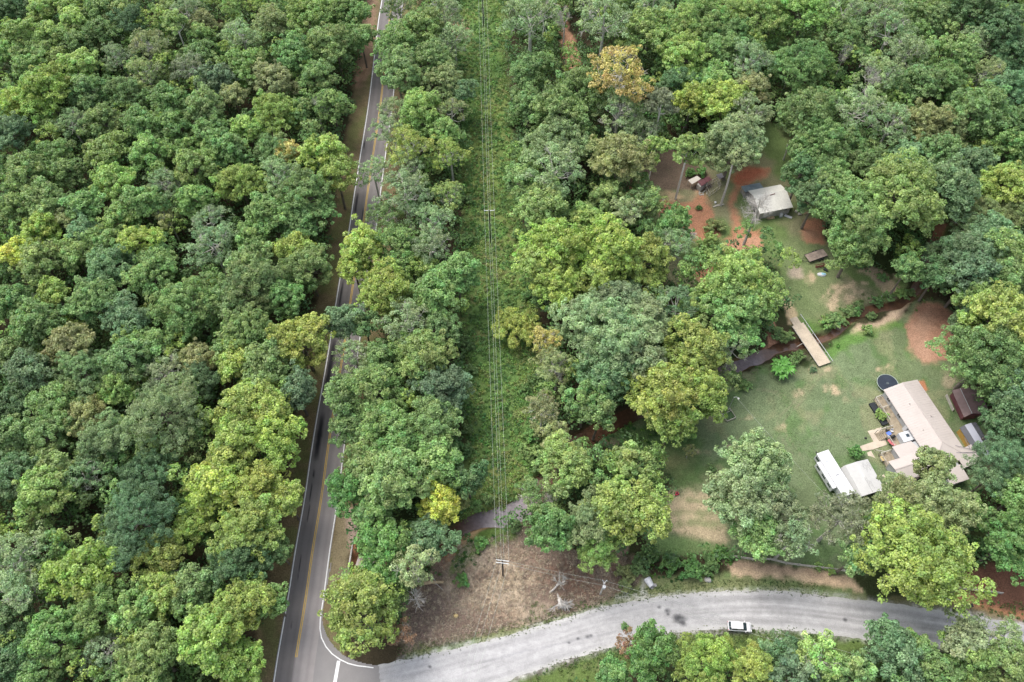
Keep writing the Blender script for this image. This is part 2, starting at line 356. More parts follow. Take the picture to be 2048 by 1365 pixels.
# road verges
vl = [(a - 4.9, b) for a, b in ROAD_C] + [(a - 3.2, b) for a, b in ROAD_C[::-1]]
zone(None, (0.16, 0.125, 0.07), .8, 1.0, world=[(a - 8.5, b) for a, b in ROAD_C] + [(a + 9, b) for a, b in ROAD_C[::-1]])
zone(None, (0.12, 0.13, 0.05), .8, 1.0, .8, world=[(a - 8, b) for a, b in ROAD_C] + [(a + 8, b) for a, b in ROAD_C[::-1]], mask=p1)
zone([(700, 0), (757, 0), (752, 40), (745, 130), (722, 180), (705, 170), (735, 60)], (0.27, 0.17, 0.12), 1, 1.5, .8)
zone([(678, 990), (700, 1010), (712, 1120), (690, 1180), (655, 1190), (664, 1090)], (0.20, 0.165, 0.10), .8, 1)
zone([(690, 1015), (718, 1015), (722, 1070), (712, 1100), (700, 1090)], (0.33, 0.25, 0.2), .8, 1)
zone([(704, 1088), (714, 1085), (716, 1150), (703, 1150)], (0.33, 0.15, 0.08), .4, .3)
# brush patch
zone(None, (0.34, 0.275, 0.21), 2, 2.5, world=OPENW['brush'])
zone(None, (0.46, 0.37, 0.26), 2, 2.5, .9, world=OPENW['brush'], mask=p1)
zone(None, (0.17, 0.12, 0.095), 2, 2.5, .85, world=OPENW['brush'], mask=up(n1, .44, .56))
zone(None, (0.19, 0.13, 0.10), 2, 2.5, .7, world=OPENW['brush'], mask=up(n2, .5, .6))
zone([(1100, 1140), (1250, 1120), (1240, 1190), (1120, 1190)], (0.17, 0.10, 0.07), 2, 3, .6)
zone([(830, 1180), (910, 1190), (900, 1260), (820, 1270)], (0.13, 0.10, 0.085), 2, 3, .7)
ell(1010, 1175, 60, 28, (0.46, 0.37, 0.26), 3, 2, .7, mask=p3)
zone([(905, 1085), (960, 1060), (1040, 1040), (1050, 1075), (960, 1100), (925, 1140), (900, 1150), (900, 1110)], (0.10, 0.17, 0.04), 1, 1.5, .85)
# lawns
zone(None, GREEN, 1.5, 1.5, world=OPENW['lawn'])
zone(None, (0.145, 0.190, 0.100), 1.5, 1.5, .75, world=OPENW['lawn'], mask=p2)
zone(None, (0.085, 0.155, 0.05), 1.5, 1.5, .6, world=OPENW['lawn'], mask=up(n2, .52, .66))
zone(None, (0.225, 0.225, 0.125), 1.5, 1.5, .55, world=OPENW['lawn'], mask=up(fbm(X, Y, 7, 63), .52, .64))
zone([(1175, 880), (1260, 842), (1330, 860), (1400, 860), (1420, 960), (1345, 975), (1290, 905)], (0.085, 0.145, 0.05), 2, 2, .9)
ell(1235, 895, 26, 14, (0.30, 0.25, 0.17), 2, 2, .8, mask=p3)
ell(1345, 925, 45, 22, (0.20, 0.21, 0.10), 3, 2, .8)
zone(None, DRY, 1.5, 2, world=OPENW['yard'])
zone(None, (0.12, 0.18, 0.06), 1.5, 2, .9, world=OPENW['yard'], mask=up(n1, .42, .56))
zone([(1560, 480), (1640, 460), (1690, 540), (1690, 620), (1600, 650), (1565, 590)], (0.15, 0.19, 0.085), 2, 2, .8)
# brown packed earth by the pen
zone([(1285, 330), (1340, 285), (1395, 320), (1420, 350), (1415, 385), (1330, 380), (1290, 375)], (0.15, 0.11, 0.08), 1.2, 1.2)
zone([(1310, 385), (1395, 385), (1400, 405), (1330, 402)], (0.40, 0.30, 0.18), .8, 1, .9, mask=p1)
# red tracks
for z in ([(1262, 378), (1300, 395), (1345, 405), (1385, 405), (1396, 388), (1408, 390), (1420, 415), (1432, 440), (1440, 470), (1400, 490), (1366, 470), (1335, 440), (1300, 425), (1262, 450)],
          [(1466, 408), (1474, 425), (1492, 458), (1520, 461), (1530, 500), (1500, 505), (1438, 508), (1436, 492), (1462, 470), (1462, 440), (1457, 410), (1462, 385), (1475, 352), (1492, 336), (1535, 338), (1530, 355), (1514, 362), (1487, 380)],
          [(1395, 500), (1440, 500), (1430, 560), (1395, 560), (1380, 540)],
          [(1610, 440), (1645, 438), (1650, 492), (1615, 485), (1600, 465)]):
    zone(z, RED, 1.0, 1.0, .92)
ell(1495, 352, 32, 16, (0.36, 0.12, 0.07), 1.5, 1, .9, -20)
ell(1620, 470, 16, 10, (0.34, 0.2, 0.13), 1.5, 1, .8)
zone([(1455, 480), (1520, 475), (1520, 500), (1460, 503)], (0.46, 0.27, 0.18), 1.5, 1, .6)
zone([(1845, 602), (1885, 606), (1910, 635), (1918, 680), (1905, 715), (1870, 722), (1845, 728), (1822, 695), (1814, 655), (1830, 620)], (0.32, 0.175, 0.115), .8, .9)
zone([(1830, 640), (1860, 620), (1870, 720), (1845, 728), (1822, 695)], (0.38, 0.24, 0.165), 2, 1.5, .7)
zone([(1834, 762), (1847, 762), (1855, 780), (1845, 785)], (0.38, 0.17, 0.09), .4, .3)
ell(1900, 770, 12, 20, (0.36, 0.3, 0.2), 1, 1, .8, -40, mask=p3)
# bare patches in the grass
for (x, y, rx, ry) in ((1660, 776, 14, 9), (1680, 786, 17, 8), (1690, 798, 7, 10), (1600, 788, 14, 7), (1497, 836, 7, 6), (1561, 858, 7, 4), (1475, 875, 4, 4), (1478, 892, 8, 4), (1455, 896, 9, 5), (1448, 906, 6, 5), (1480, 840, 5, 3),
                       (1770, 738, 16, 4), (1640, 738, 18, 6), (1620, 560, 14, 12), (1700, 580, 40, 22), (1685, 600, 22, 8), (1660, 600, 20, 20), (1770, 556, 22, 12), (1735, 545, 22, 8), (1432, 830, 12, 9), (1410, 905, 14, 5)):
    ell(x, y, rx, ry, TAN, .8, 1.0, .9, mask=(.4 + .6 * sp) if rx < 16 else (.22 + .78 * up(n3, .42, .58)))
ell(1590, 546, 17, 12, (0.34, 0.28, 0.22), 1, .7, .9); ell(1597, 552, 8, 6, (0.42, 0.34, 0.26), 1, .5, .9)
zone([(1562, 595), (1578, 592), (1592, 630), (1592, 648), (1578, 648), (1568, 620)], (0.50, 0.38, 0.24), .5, .5, .85)
zone([(1745, 535), (1765, 540), (1800, 580), (1795, 600), (1770, 590), (1745, 555)], (0.36, 0.28, 0.19), .8, 1, .85)
for tr_ in ([(1592, 705), (1660, 740), (1720, 800), (1735, 860)], [(1640, 745), (1600, 800), (1560, 850), (1600, 920)], [(1700, 880), (1640, 850), (1560, 790), (1520, 780)]):
    w_ = spline(W(tr_), 8)
    for o_ in (-.75, .75):
        dt = seg_dist(X, Y, offset(w_, o_)) if False else seg_dist(X + o_, Y, w_); k_ = (np.clip(1 - dt / .35, 0, 1) * (.25 + .3 * p3))[:, None]; C = C * (1 - k_) + np.array((0.20, 0.19, 0.12)) * k_
# sand bar and banks
zone([(1700, 668), (1720, 650), (1760, 640), (1790, 615), (1815, 598), (1822, 602), (1800, 635), (1770, 660), (1740, 668), (1712, 672)], (0.48, 0.36, 0.25), .7, .8)
zone([(1535, 690), (1538, 655), (1548, 640), (1552, 680), (1562, 690), (1558, 705), (1520, 712)], (0.47, 0.25, 0.16), .5, .5)
zone([(920, 1052), (965, 1043), (980, 1050), (950, 1070), (910, 1110), (905, 1098)], (0.46, 0.31, 0.17), .5, .5)
zone([(885, 1100), (915, 1075), (920, 1085), (900, 1130), (888, 1135)], (0.40, 0.24, 0.14), .5, .5)
k = np.clip(1 - (cd - cw * .8) / .9, 0, 1)[:, None] * .75
C = C * (1 - k) + np.array((0.16, 0.085, 0.045)) * k
# weedy banks between bridge and lawn
zone([(1600, 640), (1640, 650), (1720, 600), (1740, 612), (1660, 680), (1600, 700)], (0.09, 0.17, 0.04), 1, 1, .8, mask=up(cd, 1.5, 2.5))
zone([(1650, 705), (1690, 670), (1790, 640), (1800, 650), (1700, 690), (1660, 720)], (0.095, 0.19, 0.04), 1, 1, .8)
# vegetable garden and bottom strips
zone([(1335, 985), (1430, 985), (1438, 1030), (1460, 1085), (1440, 1090), (1345, 1066), (1325, 1020)], (0.44, 0.355, 0.235), 1.2, 1.5, .95)
for y0 in (998, 1022, 1046): zone([(1335, y0), (1440, y0 - 2), (1442, y0 + 7), (1335, y0 + 8)], (0.16, 0.20, 0.09), 1, 1.2, .7)
zone([(1290, 1070), (1345, 1070), (1460, 1095), (1460, 1112), (1300, 1108)], (0.12, 0.19, 0.07), 1, 1, .8)
zone(None, (0.13, 0.185, 0.07), .8, 1.2, world=OPENW['verge'])
zone(None, (0.20, 0.20, 0.10), .8, 1.2, .7, world=OPENW['verge'], mask=p1)
zone([(1448, 1118), (1560, 1132), (1700, 1153), (1718, 1180), (1600, 1159), (1465, 1150)], (0.40, 0.29, 0.20), .8, .9)
zone([(1465, 1138), (1560, 1145), (1710, 1170), (1718, 1180), (1600, 1159), (1465, 1150)], (0.60, 0.44, 0.29), .8, 1.0, .9)
zone([(1230, 1195), (1300, 1165), (1320, 1175), (1330, 1188), (1240, 1205)], (0.42, 0.41, 0.37), .8, 1.2, .7, mask=p3)
zone(None, (0.15, 0.075, 0.05), 1, 1.2, world=OPENW['rightbank'])
zone([(1850, 1190), (1900, 1185), (1980, 1212), (2060, 1232), (2060, 1243), (1980, 1228), (1900, 1200)], (0.38, 0.19, 0.10), .8, .8, .8)
zone([(1760, 1200), (1850, 1195), (1960, 1215), (2060, 1245), (1972, 1236), (1854, 1218)], (0.15, 0.14, 0.07), .8, .8, .8)
zone([(1020, 1365), (1150, 1320), (1260, 1290), (1340, 1272), (1460, 1264), (1600, 1268), (1740, 1284), (1700, 1310), (1500, 1300), (1300, 1310), (1200, 1400), (1020, 1420)], (0.105, 0.155, 0.045), 1, 1.5, .9)
zone([(1060, 1360), (1200, 1325), (1240, 1340), (1200, 1400), (1080, 1400)], (0.24, 0.18, 0.14), 1, 2, .7, mask=p1)
# white chips spilled along the gravel road, thin red soil rim on its far side
fr = np.clip(1 - (-gs + (n2 - .5) * 1.5) / 1.1, 0, 1) * (gs < .5) * (.35 + .65 * sp) * (X > -22)
C = C * (1 - fr[:, None] * .85) + np.array((0.47, 0.46, 0.43)) * fr[:, None] * .85

nx, ny = len(gx), len(gy)
idx = np.arange(nx * ny).reshape(ny, nx)
Fq = np.stack([idx[:-1, :-1], idx[:-1, 1:], idx[1:, 1:], idx[1:, :-1]], -1).reshape(-1, 4)
C *= 0.92
me = fast_mesh("ground", np.stack([X, Y, Z], 1), Fq, M['ground'], True); col_attr(me, "Col", C)
tag(link("ground", me), kind="structure")

def ground_z(x, y):
    i = np.clip(((np.asarray(x) + 190) / .5).astype(int) + 6, 0, nx - 1); j = np.clip(((np.asarray(y) - 14) / .5).astype(int) + 5, 0, ny - 1)
    return Z.reshape(ny, nx)[j, i]

# ------------------------------------------------------------------ road strips
def offset(line, d):
    out = []; n = len(line)
    for i in range(n):
        a = line[max(i-1, 0)]; b = line[min(i+1, n-1)]; dx, dy = b[0]-a[0], b[1]-a[1]; L = math.hypot(dx, dy)
        out.append((line[i][0] - dy / L * d, line[i][1] + dx / L * d))
    return out
def strip(name, line, d0, d1, z, m, kind="structure", parent=None):
    a, b = offset(line, d0), offset(line, d1); n = len(a)
    V = [(x, y, z) for x, y in a] + [(x, y, z) for x, y in b]
    o = link(name, fast_mesh(name, V, [(i, i+1, n+i+1, n+i) for i in range(n-1)], m), parent)
    return tag(o, kind=kind) if not parent else o
line = spline(ROAD_C, 3); nL = len(line)
offs = np.linspace(-HALF - .28, HALF + .28, 34)          # negative = driver's left when going down (east side)
V = []; U = []
for d in offs:
    for i, p in enumerate(offset(line, d)): V.append((p[0], p[1], 0.012)); U.append((d, i))
V = np.array(V); k = len(offs); idx = np.arange(k * nL).reshape(k, nL)
Fq = np.stack([idx[:-1, :-1], idx[1:, :-1], idx[1:, 1:], idx[:-1, 1:]], -1).reshape(-1, 4)
X2, Y2 = V[:, 0], V[:, 1]; d_ = np.array([u[0] for u in U])
AC = np.ones((len(V), 3)) * np.array((0.188, 0.172, 0.168))
left_ = (d_ < 0)      # west lane
s_ = np.array([u[1] for u in U])
west = np.sign(V[idx[0, 5], 0] - V[idx[-1, 5], 0])       # +1 when offs[0] lies east
dw = d_ * west                                           # >0: west side
tr = np.exp(-((np.abs(dw) - .95) / .35) ** 2) + np.exp(-((np.abs(dw) - 2.5) / .35) ** 2)
AC *= (1 - .13 * tr)[:, None]
AC[dw > 0] *= 0.80  # shade of the trees west of the road painted into this lane's colour
AC *= (0.9 + .2 * fbm(X2 * 3, Y2 * .3, 6, 61))[:, None]
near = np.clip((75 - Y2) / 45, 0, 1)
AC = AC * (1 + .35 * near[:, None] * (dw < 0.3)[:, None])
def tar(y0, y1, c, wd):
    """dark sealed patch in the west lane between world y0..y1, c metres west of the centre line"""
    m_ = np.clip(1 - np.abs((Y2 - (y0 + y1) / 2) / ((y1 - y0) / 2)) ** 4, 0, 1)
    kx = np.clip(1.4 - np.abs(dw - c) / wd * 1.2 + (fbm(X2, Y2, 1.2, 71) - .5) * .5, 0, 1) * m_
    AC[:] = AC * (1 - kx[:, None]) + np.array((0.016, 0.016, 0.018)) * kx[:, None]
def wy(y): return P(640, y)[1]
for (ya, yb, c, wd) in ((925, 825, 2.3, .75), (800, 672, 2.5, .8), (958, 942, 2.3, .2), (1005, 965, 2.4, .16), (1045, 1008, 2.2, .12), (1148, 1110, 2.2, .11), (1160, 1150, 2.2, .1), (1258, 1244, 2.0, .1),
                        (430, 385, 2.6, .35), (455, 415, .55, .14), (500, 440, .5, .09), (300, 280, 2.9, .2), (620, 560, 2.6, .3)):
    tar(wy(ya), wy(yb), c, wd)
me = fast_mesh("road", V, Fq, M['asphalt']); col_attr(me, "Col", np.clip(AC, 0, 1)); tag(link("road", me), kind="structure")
dsgn = west
strip("edge_line", line, dsgn * 3.36, dsgn * 3.57, 0.02, M['white_paint'])
yel = [p for p in line if p[1] > P(593, 1317)[1]]
strip("centre_line", yel, .08, .22, 0.02, M['yellow_paint']); strip("centre_line", yel, -.22, -.08, 0.02, M['yellow_paint'])
er = [p for p in offset(line, -dsgn * 3.47) if p[1] > P(650, 1195)[1]]
curve = er + W([(644, 1215), (640.5, 1240), (640, 1258), (643, 1276), (652, 1294), (664, 1308), (680, 1319.5), (697, 1327.5), (715, 1332), (733, 1334), (747, 1336)])
strip("edge_line", spline(curve[-16:], 4) if False else curve, -.1, .1, 0.024, M['white_paint'])
strip("stop_line", W([(677.5, 1322), (668, 1375)]), -.32, .32, 0.024, M['white_paint'])
def flat(name, pts, z, m, colfn, res=0.5, kind="structure", bound=None):
    a = np.array(pts); x0, y0 = a.min(0) - .1; x1, y1 = a.max(0) + .1
    xs_ = np.arange(x0, x1, res); ys_ = np.arange(y0, y1, res); A, B = np.meshgrid(xs_, ys_); A = A.ravel(); B = B.ravel()
    sd_ = sdist(A, B, pts); ok = sd_ > -res * .75
    # pull the outermost ring of vertices onto the outline
    idm = -np.ones(len(A), int); idm[ok] = np.arange(ok.sum()); idm = idm.reshape(len(ys_), len(xs_))
    q = np.stack([idm[:-1, :-1], idm[:-1, 1:], idm[1:, 1:], idm[1:, :-1]], -1).reshape(-1, 4); q = q[(q >= 0).all(1)]
    V_ = np.stack([A[ok], B[ok], np.full(ok.sum(), z)], 1)
    me = fast_mesh(name, V_, q, m); col_attr(me, "Col", colfn(V_[:, 0], V_[:, 1], sd_[ok])); return tag(link(name, me), kind=kind)
flat("road_apron", apron, 0.008, M['asphalt'], lambda x, y, s: np.ones((len(x), 3)) * np.array((0.20, 0.19, 0.187)) * (.9 + .2 * fbm(x, y, 5, 3))[:, None], .2)
def gcol(x, y, s):
    c = np.ones((len(x), 3)) * np.array((0.375, 0.368, 0.370))
    t = np.exp(-((s - 1.6) / .6) ** 2) * .17 + np.exp(-((s - 3.3) / .4) ** 2) * .16 + np.exp(-((s - 2.5) / .35) ** 2) * -.04
    c *= (1 - t * (.35 + up(x, 20, 45)) * (.5 + fbm(x, y, 5, 93)))[:, None]
    c *= (0.88 + .24 * fbm(x * .35, y * 2.2, 3, 91))[:, None]; c *= (.93 + .14 * vnoise(x, y, .45, 92))[:, None]
    c *= (1 - .14 * up(fbm(x, y, 6, 95), .5, .65) * up(x, 35, 70))[:, None]
    c *= (.90 + .20 * fbm(s * 3.2, x * .22, 1.2, 101))[:, None]; c *= (1 - .10 * up(vnoise(s * 2.4, x * .10, 1, 103), .55, .8))[:, None]
    e = np.clip(1 - s / .9, 0, 1); c = c * (1 - e[:, None] * .45) + np.array((0.45, 0.44, 0.41)) * e[:, None] * .45
    wb = up(-x, 22, 27)[:, None]; c = c * (1 - wb * .5) + np.array((0.24, 0.23, 0.228)) * wb * .5
    for (px, py, r) in ((1334, 1222, .5), (1336, 1229, .3), (1354, 1237, .8), (1362, 1238, .8), (1366, 1248, .55), (1318, 1215, .35), (1156, 1278, .3), (1175, 1274, .4), (1182, 1272, .3), (1138, 1286, .25), (860, 1334, .3), (1770, 1232, .4), (1690, 1240, .4)):
        a, b = P(px, py); kx = np.clip(1.3 - np.hypot((x - a) * .8, y - b) / r + (fbm(x, y, .6, 99) - .5) * .8, 0, 1) * .8
        c = c * (1 - kx[:, None]) + np.array((0.05, 0.05, 0.055)) * kx[:, None]
    for (px, py, qx, qy, r) in ((965, 1325, 1060, 1300, .45), (1060, 1302, 1120, 1287, .3), (1130, 1286, 1230, 1264, .3), (1360, 1240, 1480, 1222, .35), (750, 1362, 800, 1350, .3)):
        kx = np.clip(1 - seg_dist(x, y, W([(px, py), (qx, qy)])) / r + (fbm(x, y, 1, 98) - .5), 0, 1) * .4
        c = c * (1 - kx[:, None]) + np.array((0.24, 0.24, 0.25)) * kx[:, None]
    return np.clip(c, 0, 1)
def resample(line, n):
    a = np.array(line); L = np.concatenate([[0], np.cumsum(np.hypot(*np.diff(a, axis=0).T))]); t = np.linspace(0, L[-1], n)
    return np.stack([np.interp(t, L, a[:, 0]), np.interp(t, L, a[:, 1])], 1)
gn, gs_ = resample(spline(W(G_N), 6), 800), resample(spline(W(G_S), 6), 800); ln_ = 56
f_ = np.linspace(0, 1, ln_)[:, None, None]; GV = gn[None] * (1 - f_) + gs_[None] * f_
GV[0, :, 1] += (fbm(gn[:, 0], gn[:, 1], 1.6, 5, 3) - .5) * .7; GV[-1, :, 1] += (fbm(gs_[:, 0], gs_[:, 1], 1.6, 6, 3) - .5) * .7
GV = GV.reshape(-1, 2); idx = np.arange(len(GV)).reshape(ln_, 800)
me = fast_mesh("gravel_road", np.concatenate([GV, np.full((len(GV), 1), .004)], 1), np.stack([idx[:-1, :-1], idx[1:, :-1], idx[1:, 1:], idx[:-1, 1:]], -1).reshape(-1, 4), M['gravel'])
col_attr(me, "Col", gcol(GV[:, 0], GV[:, 1], sdist(GV[:, 0], GV[:, 1], GRAVEL))); tag(link("gravel_road", me), kind="structure")

# stream water
cl = spline(CREEK, 2); cws = np.interp(np.linspace(0, 1, len(cl)), np.linspace(0, 1, len(CREEK)), CREEK_W) + .6
rows = []
for i in range(len(cl)):
    a = cl[max(i-1, 0)]; b = cl[min(i+1, len(cl)-1)]; dx, dy = b[0]-a[0], b[1]-a[1]; L = math.hypot(dx, dy) + 1e-9
    rows.append([(cl[i][0] - dy/L*cws[i]*t, cl[i][1] + dx/L*cws[i]*t, -0.92) for t in (-1, -.5, 0, .5, 1)])
V = np.array(rows).reshape(-1, 3); n = len(cl); idx = np.arange(n * 5).reshape(n, 5)
Fq = np.stack([idx[:-1, :-1], idx[1:, :-1], idx[1:, 1:], idx[:-1, 1:]], -1).reshape(-1, 4)
me = fast_mesh("stream_water", V, Fq, M['water'])
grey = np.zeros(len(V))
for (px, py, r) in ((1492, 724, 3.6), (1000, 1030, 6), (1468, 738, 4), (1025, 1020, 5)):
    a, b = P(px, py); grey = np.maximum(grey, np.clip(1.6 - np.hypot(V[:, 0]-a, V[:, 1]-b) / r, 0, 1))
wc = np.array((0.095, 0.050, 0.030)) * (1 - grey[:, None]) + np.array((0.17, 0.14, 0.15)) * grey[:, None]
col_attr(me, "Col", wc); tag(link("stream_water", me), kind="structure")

# ------------------------------------------------------------------ foliage geometry
def unit(v): return v / (np.linalg.norm(v, axis=-1, keepdims=True) + 1e-9)
def leaves(pos, nrm, size, aspect, rng):
    """leaf sprays as folded rhombs; returns verts (n*4,3)"""
    n = len(pos); nrm = unit(nrm); a = unit(np.cross(nrm, rng.normal(size=(n, 3)))); b = np.cross(nrm, a)
    s = size * rng.uniform(.65, 1.35, (n, 1)); L = a * s * .62; Wd = b * s * .5 * aspect
    up_ = nrm * s * .14
    return np.stack([pos - L, pos + Wd + up_, pos + L, pos - Wd + up_], 1).reshape(-1, 3)
def leaf_mesh(name, V, leafv, m, cols=None):
    n = len(V) // 4
    me = fast_mesh(name, V, np.arange(n * 4).reshape(n, 4), m); col_attr(me, "leaf", np.repeat(leafv, 4, 0))
    if cols is not None: col_attr(me, "leafcol", np.repeat(cols, 4, 0))
    return me
def clump_leaves(cen, out, rc, m, size, aspect, rng, flat_=.8, spread=.75):
    """m leaves on each clump; out = outward direction of each clump"""
    k = len(cen); d = unit(rng.normal(size=(k, m, 3)) + out[:, None, :] * .9); d[..., 2] = np.where(d[..., 2] < -.2, -d[..., 2] * .5, d[..., 2])
    rad = rc[:, None, None] * (rng.uniform(.35, 1, (k, m, 1)) ** .55)
    pos = cen[:, None, :] + d * rad * np.array((1, 1, flat_))
    nr = d * .75 + np.array((0, 0, .55)) + rng.normal(size=(k, m, 3)) * spread * .6
    cv = rng.normal(1, .13, (k, 1)); lv = np.clip(cv * rng.normal(1, .20, (k, m)), .45, 1.8)
    hue = np.clip(.5 + rng.normal(0, .008, (k, m)) + rng.normal(0, .010, (k, 1)), .46, .54); sat = np.clip(rng.normal(1, .07, (k, m)), .7, 1.25)
    return leaves(pos.reshape(-1, 3), nr.reshape(-1, 3), size, aspect, rng), np.stack([lv, hue, sat], -1).reshape(-1, 3)

def crown_proto(R, style, seed):
    """returns (crown mesh, trunk mesh, tree height, crown centre height)"""
    rng = np.random.default_rng(seed)
    par = dict(broad=(1.3, .34, 7 + int(R * .7)), pine=(1.25, .30, 7), sparse=(1.3, .30, 7), slender=(2.0, .38, 5), shrub=(1.0, .36, 5), flat=(.55, .3, 8))[style]
    Hc = R * par[0]
    Ht = {'shrub': Hc * 1.02, 'flat': 5.0, 'slender': 18.0}.get(style, 8.5 + 1.35 * R)
    zb = Ht - Hc
    lob = [(0, 0, zb + Hc * (.66 if style != 'flat' else .55), R * .5)]
    nl = par[2]; a0 = rng.uniform(0, 6.28)
    for i in range(nl):
        t = a0 + 6.283 * i / nl + rng.normal(0, .22); rr = R * rng.uniform(.20, .42)
        q = R - rr * rng.uniform(.9, 1.08); lob.append((math.cos(t) * q, math.sin(t) * q, zb + Hc * rng.uniform(.22, .62), rr))
    for i in range(max(3, nl * 2 // 3)):
        t = rng.uniform(0, 6.28); rr = R * rng.uniform(.16, .32); q = R * rng.uniform(.2, .65)
        lob.append((math.cos(t) * q, math.sin(t) * q, zb + Hc * rng.uniform(.62, .86) , rr))
    lob = np.array(lob)
    if style == 'flat': lob[:, 2] = zb + Hc * rng.uniform(.4, .6, len(lob))
    rc0 = dict(broad=.78, pine=.62, sparse=.7, slender=.6, shrub=.38, flat=.5)[style] * (1 + .035 * (R - 5))
    CC = []; OO = []
    for (x, y, z, r) in lob:
        na = int(4 * math.pi * r * r * .75 / (math.pi * rc0 ** 2) * (.80 if style != 'sparse' else .65)) + 3
        d = unit(rng.normal(size=(na, 3))); d[:, 2] = np.where(d[:, 2] < -.45, -d[:, 2], d[:, 2])
        sq = np.array((1, 1, .82 if style != 'flat' else .35))
        c = np.array((x, y, z)) + d * r * sq * (rng.uniform(.70, 1.04, (na, 1)) + (rng.random((na, 1)) < .3) * rng.uniform(.06, .26, (na, 1)))
        keep = np.ones(na, bool)
        for (x2, y2, z2, r2) in lob:
            if (x2, y2, z2) != (x, y, z): keep &= np.linalg.norm((c - (x2, y2, z2)) / sq, axis=1) > r2 * .80
        CC.append(c[keep]); OO.append(d[keep])
    LI = np.concatenate([np.full(len(c), i) for i, c in enumerate(CC)]); CC = np.concatenate(CC); OO = np.concatenate(OO)
    if style != 'flat':
        ph = np.arctan2(CC[:, 1], CC[:, 0]); a1, a2, a3 = rng.uniform(0, 6.28, 3)
        wv = 1 + .13 * np.sin(2 * ph + a1) + .10 * np.sin(3 * ph + a2) + .07 * np.sin(5 * ph + a3); CC[:, :2] *= wv[:, None]
        CC += rng.normal(0, .22 * rc0, CC.shape)
    # a few loose sprays past the outline
    e = rng.choice(len(CC), max(4, len(CC) // 7)); CC = np.concatenate([CC, CC[e] + OO[e] * rng.uniform(.5, 1.4, (len(e), 1)) * rc0 * 1.3]); OO = np.concatenate([OO, OO[e]]); LI = np.concatenate([LI, LI[e]])
    CC[:, 2] = np.maximum(CC[:, 2], .3)
    rc = rc0 * rng.uniform(.65, 1.35, len(CC))
    m, size, asp = dict(broad=(58, .31, .9), pine=(64, .32, .32), sparse=(44, .25, .8), slender=(46, .28, .9), shrub=(44, .18, .85), flat=(60, .28, .5))[style]
    V, lv = clump_leaves(CC, OO, rc, m, size, asp, rng, spread=1.0 if style != 'pine' else 1.5)
    lt_ = rng.normal(1, .09, len(lob)); lh_ = rng.normal(0, .009, len(lob)); li_ = np.repeat(LI, m); lv[:, 0] *= lt_[li_]; lv[:, 1] = np.clip(lv[:, 1] + lh_[li_], .455, .545)
    # inner filling so the crown is not hollow
    if style not in ('sparse',):
        ni = int(len(CC) * 8); li = lob[rng.integers(0, len(lob), ni)]
        p = li[:, :3] + unit(rng.normal(size=(ni, 3))) * (li[:, 3:] * rng.uniform(.2, .8, (ni, 1))) * np.array((1, 1, .8))
        V2 = leaves(p, rng.normal(size=(ni, 3)) + np.array((0, 0, 1)), size * 1.6, asp, rng); lv2 = np.stack([rng.normal(.95, .1, ni), np.full(ni, .5), np.ones(ni)], 1)
        V = np.concatenate([V, V2]); lv = np.concatenate([lv, lv2])
    crown = leaf_mesh("crown", V, lv, M['leaf'])
    # trunk and limbs
    mb = MB(); tr = max(.08, R * .045 + .05) if style != 'shrub' else .05
    if style == 'slender': tr = .2
    fork = zb + Hc * .15 if style not in ('shrub', 'flat') else .4
    lean = rng.normal(0, .3, 2) if style != 'shrub' else np.zeros(2)
    mb.tube([(0, 0, -.6), (lean[0] * .3, lean[1] * .3, fork * .5), (lean[0] * .5, lean[1] * .5, fork), (0, 0, zb + Hc * .6)], [tr * 1.35, tr, tr * .85, tr * .4], 7)
    for (x, y, z, r) in lob[1:]:
        st = np.array((lean[0] * .5, lean[1] * .5, fork + rng.uniform(-.1, .25) * Hc)); en = np.array((x, y, z)); mid = st * .5 + en * .5 + np.array((0, 0, -.1 * R)) + rng.normal(0, .05 * R, 3)
        mb.tube([st, mid, en], [tr * .5, tr * .32, tr * .14], 5, False)
        nb = 6 if style == 'sparse' else 4
        for j in range(nb):
            e2 = en + unit(rng.normal(size=3) + np.array((0, 0, .7))) * r * rng.uniform(.8, 1.12 if style == 'sparse' else .95)
            m2 = (en + e2) / 2 + rng.normal(0, .07 * r, 3); mb.tube([mid * .3 + en * .7, m2, e2], [tr * .2, tr * .13, .02], 4, False)
            if style == 'sparse':
                for q in range(2):
                    e3 = m2 + unit(e2 - en + rng.normal(size=3) * .8 * r) * r * rng.uniform(.4, .8); mb.tube([m2, e3], [.045, .018], 3, False)
    me = bpy.data.meshes.new("trunk"); me.from_pydata(mb.v, [], mb.f); me.update(); me.materials.append(M['whitebark'] if style == 'slender' else M['palebark'] if style == 'sparse' else M['bark'])
    return dict(crown=crown, trunk=me, Ht=Ht, hc=zb + Hc * .52, R=R, style=style)

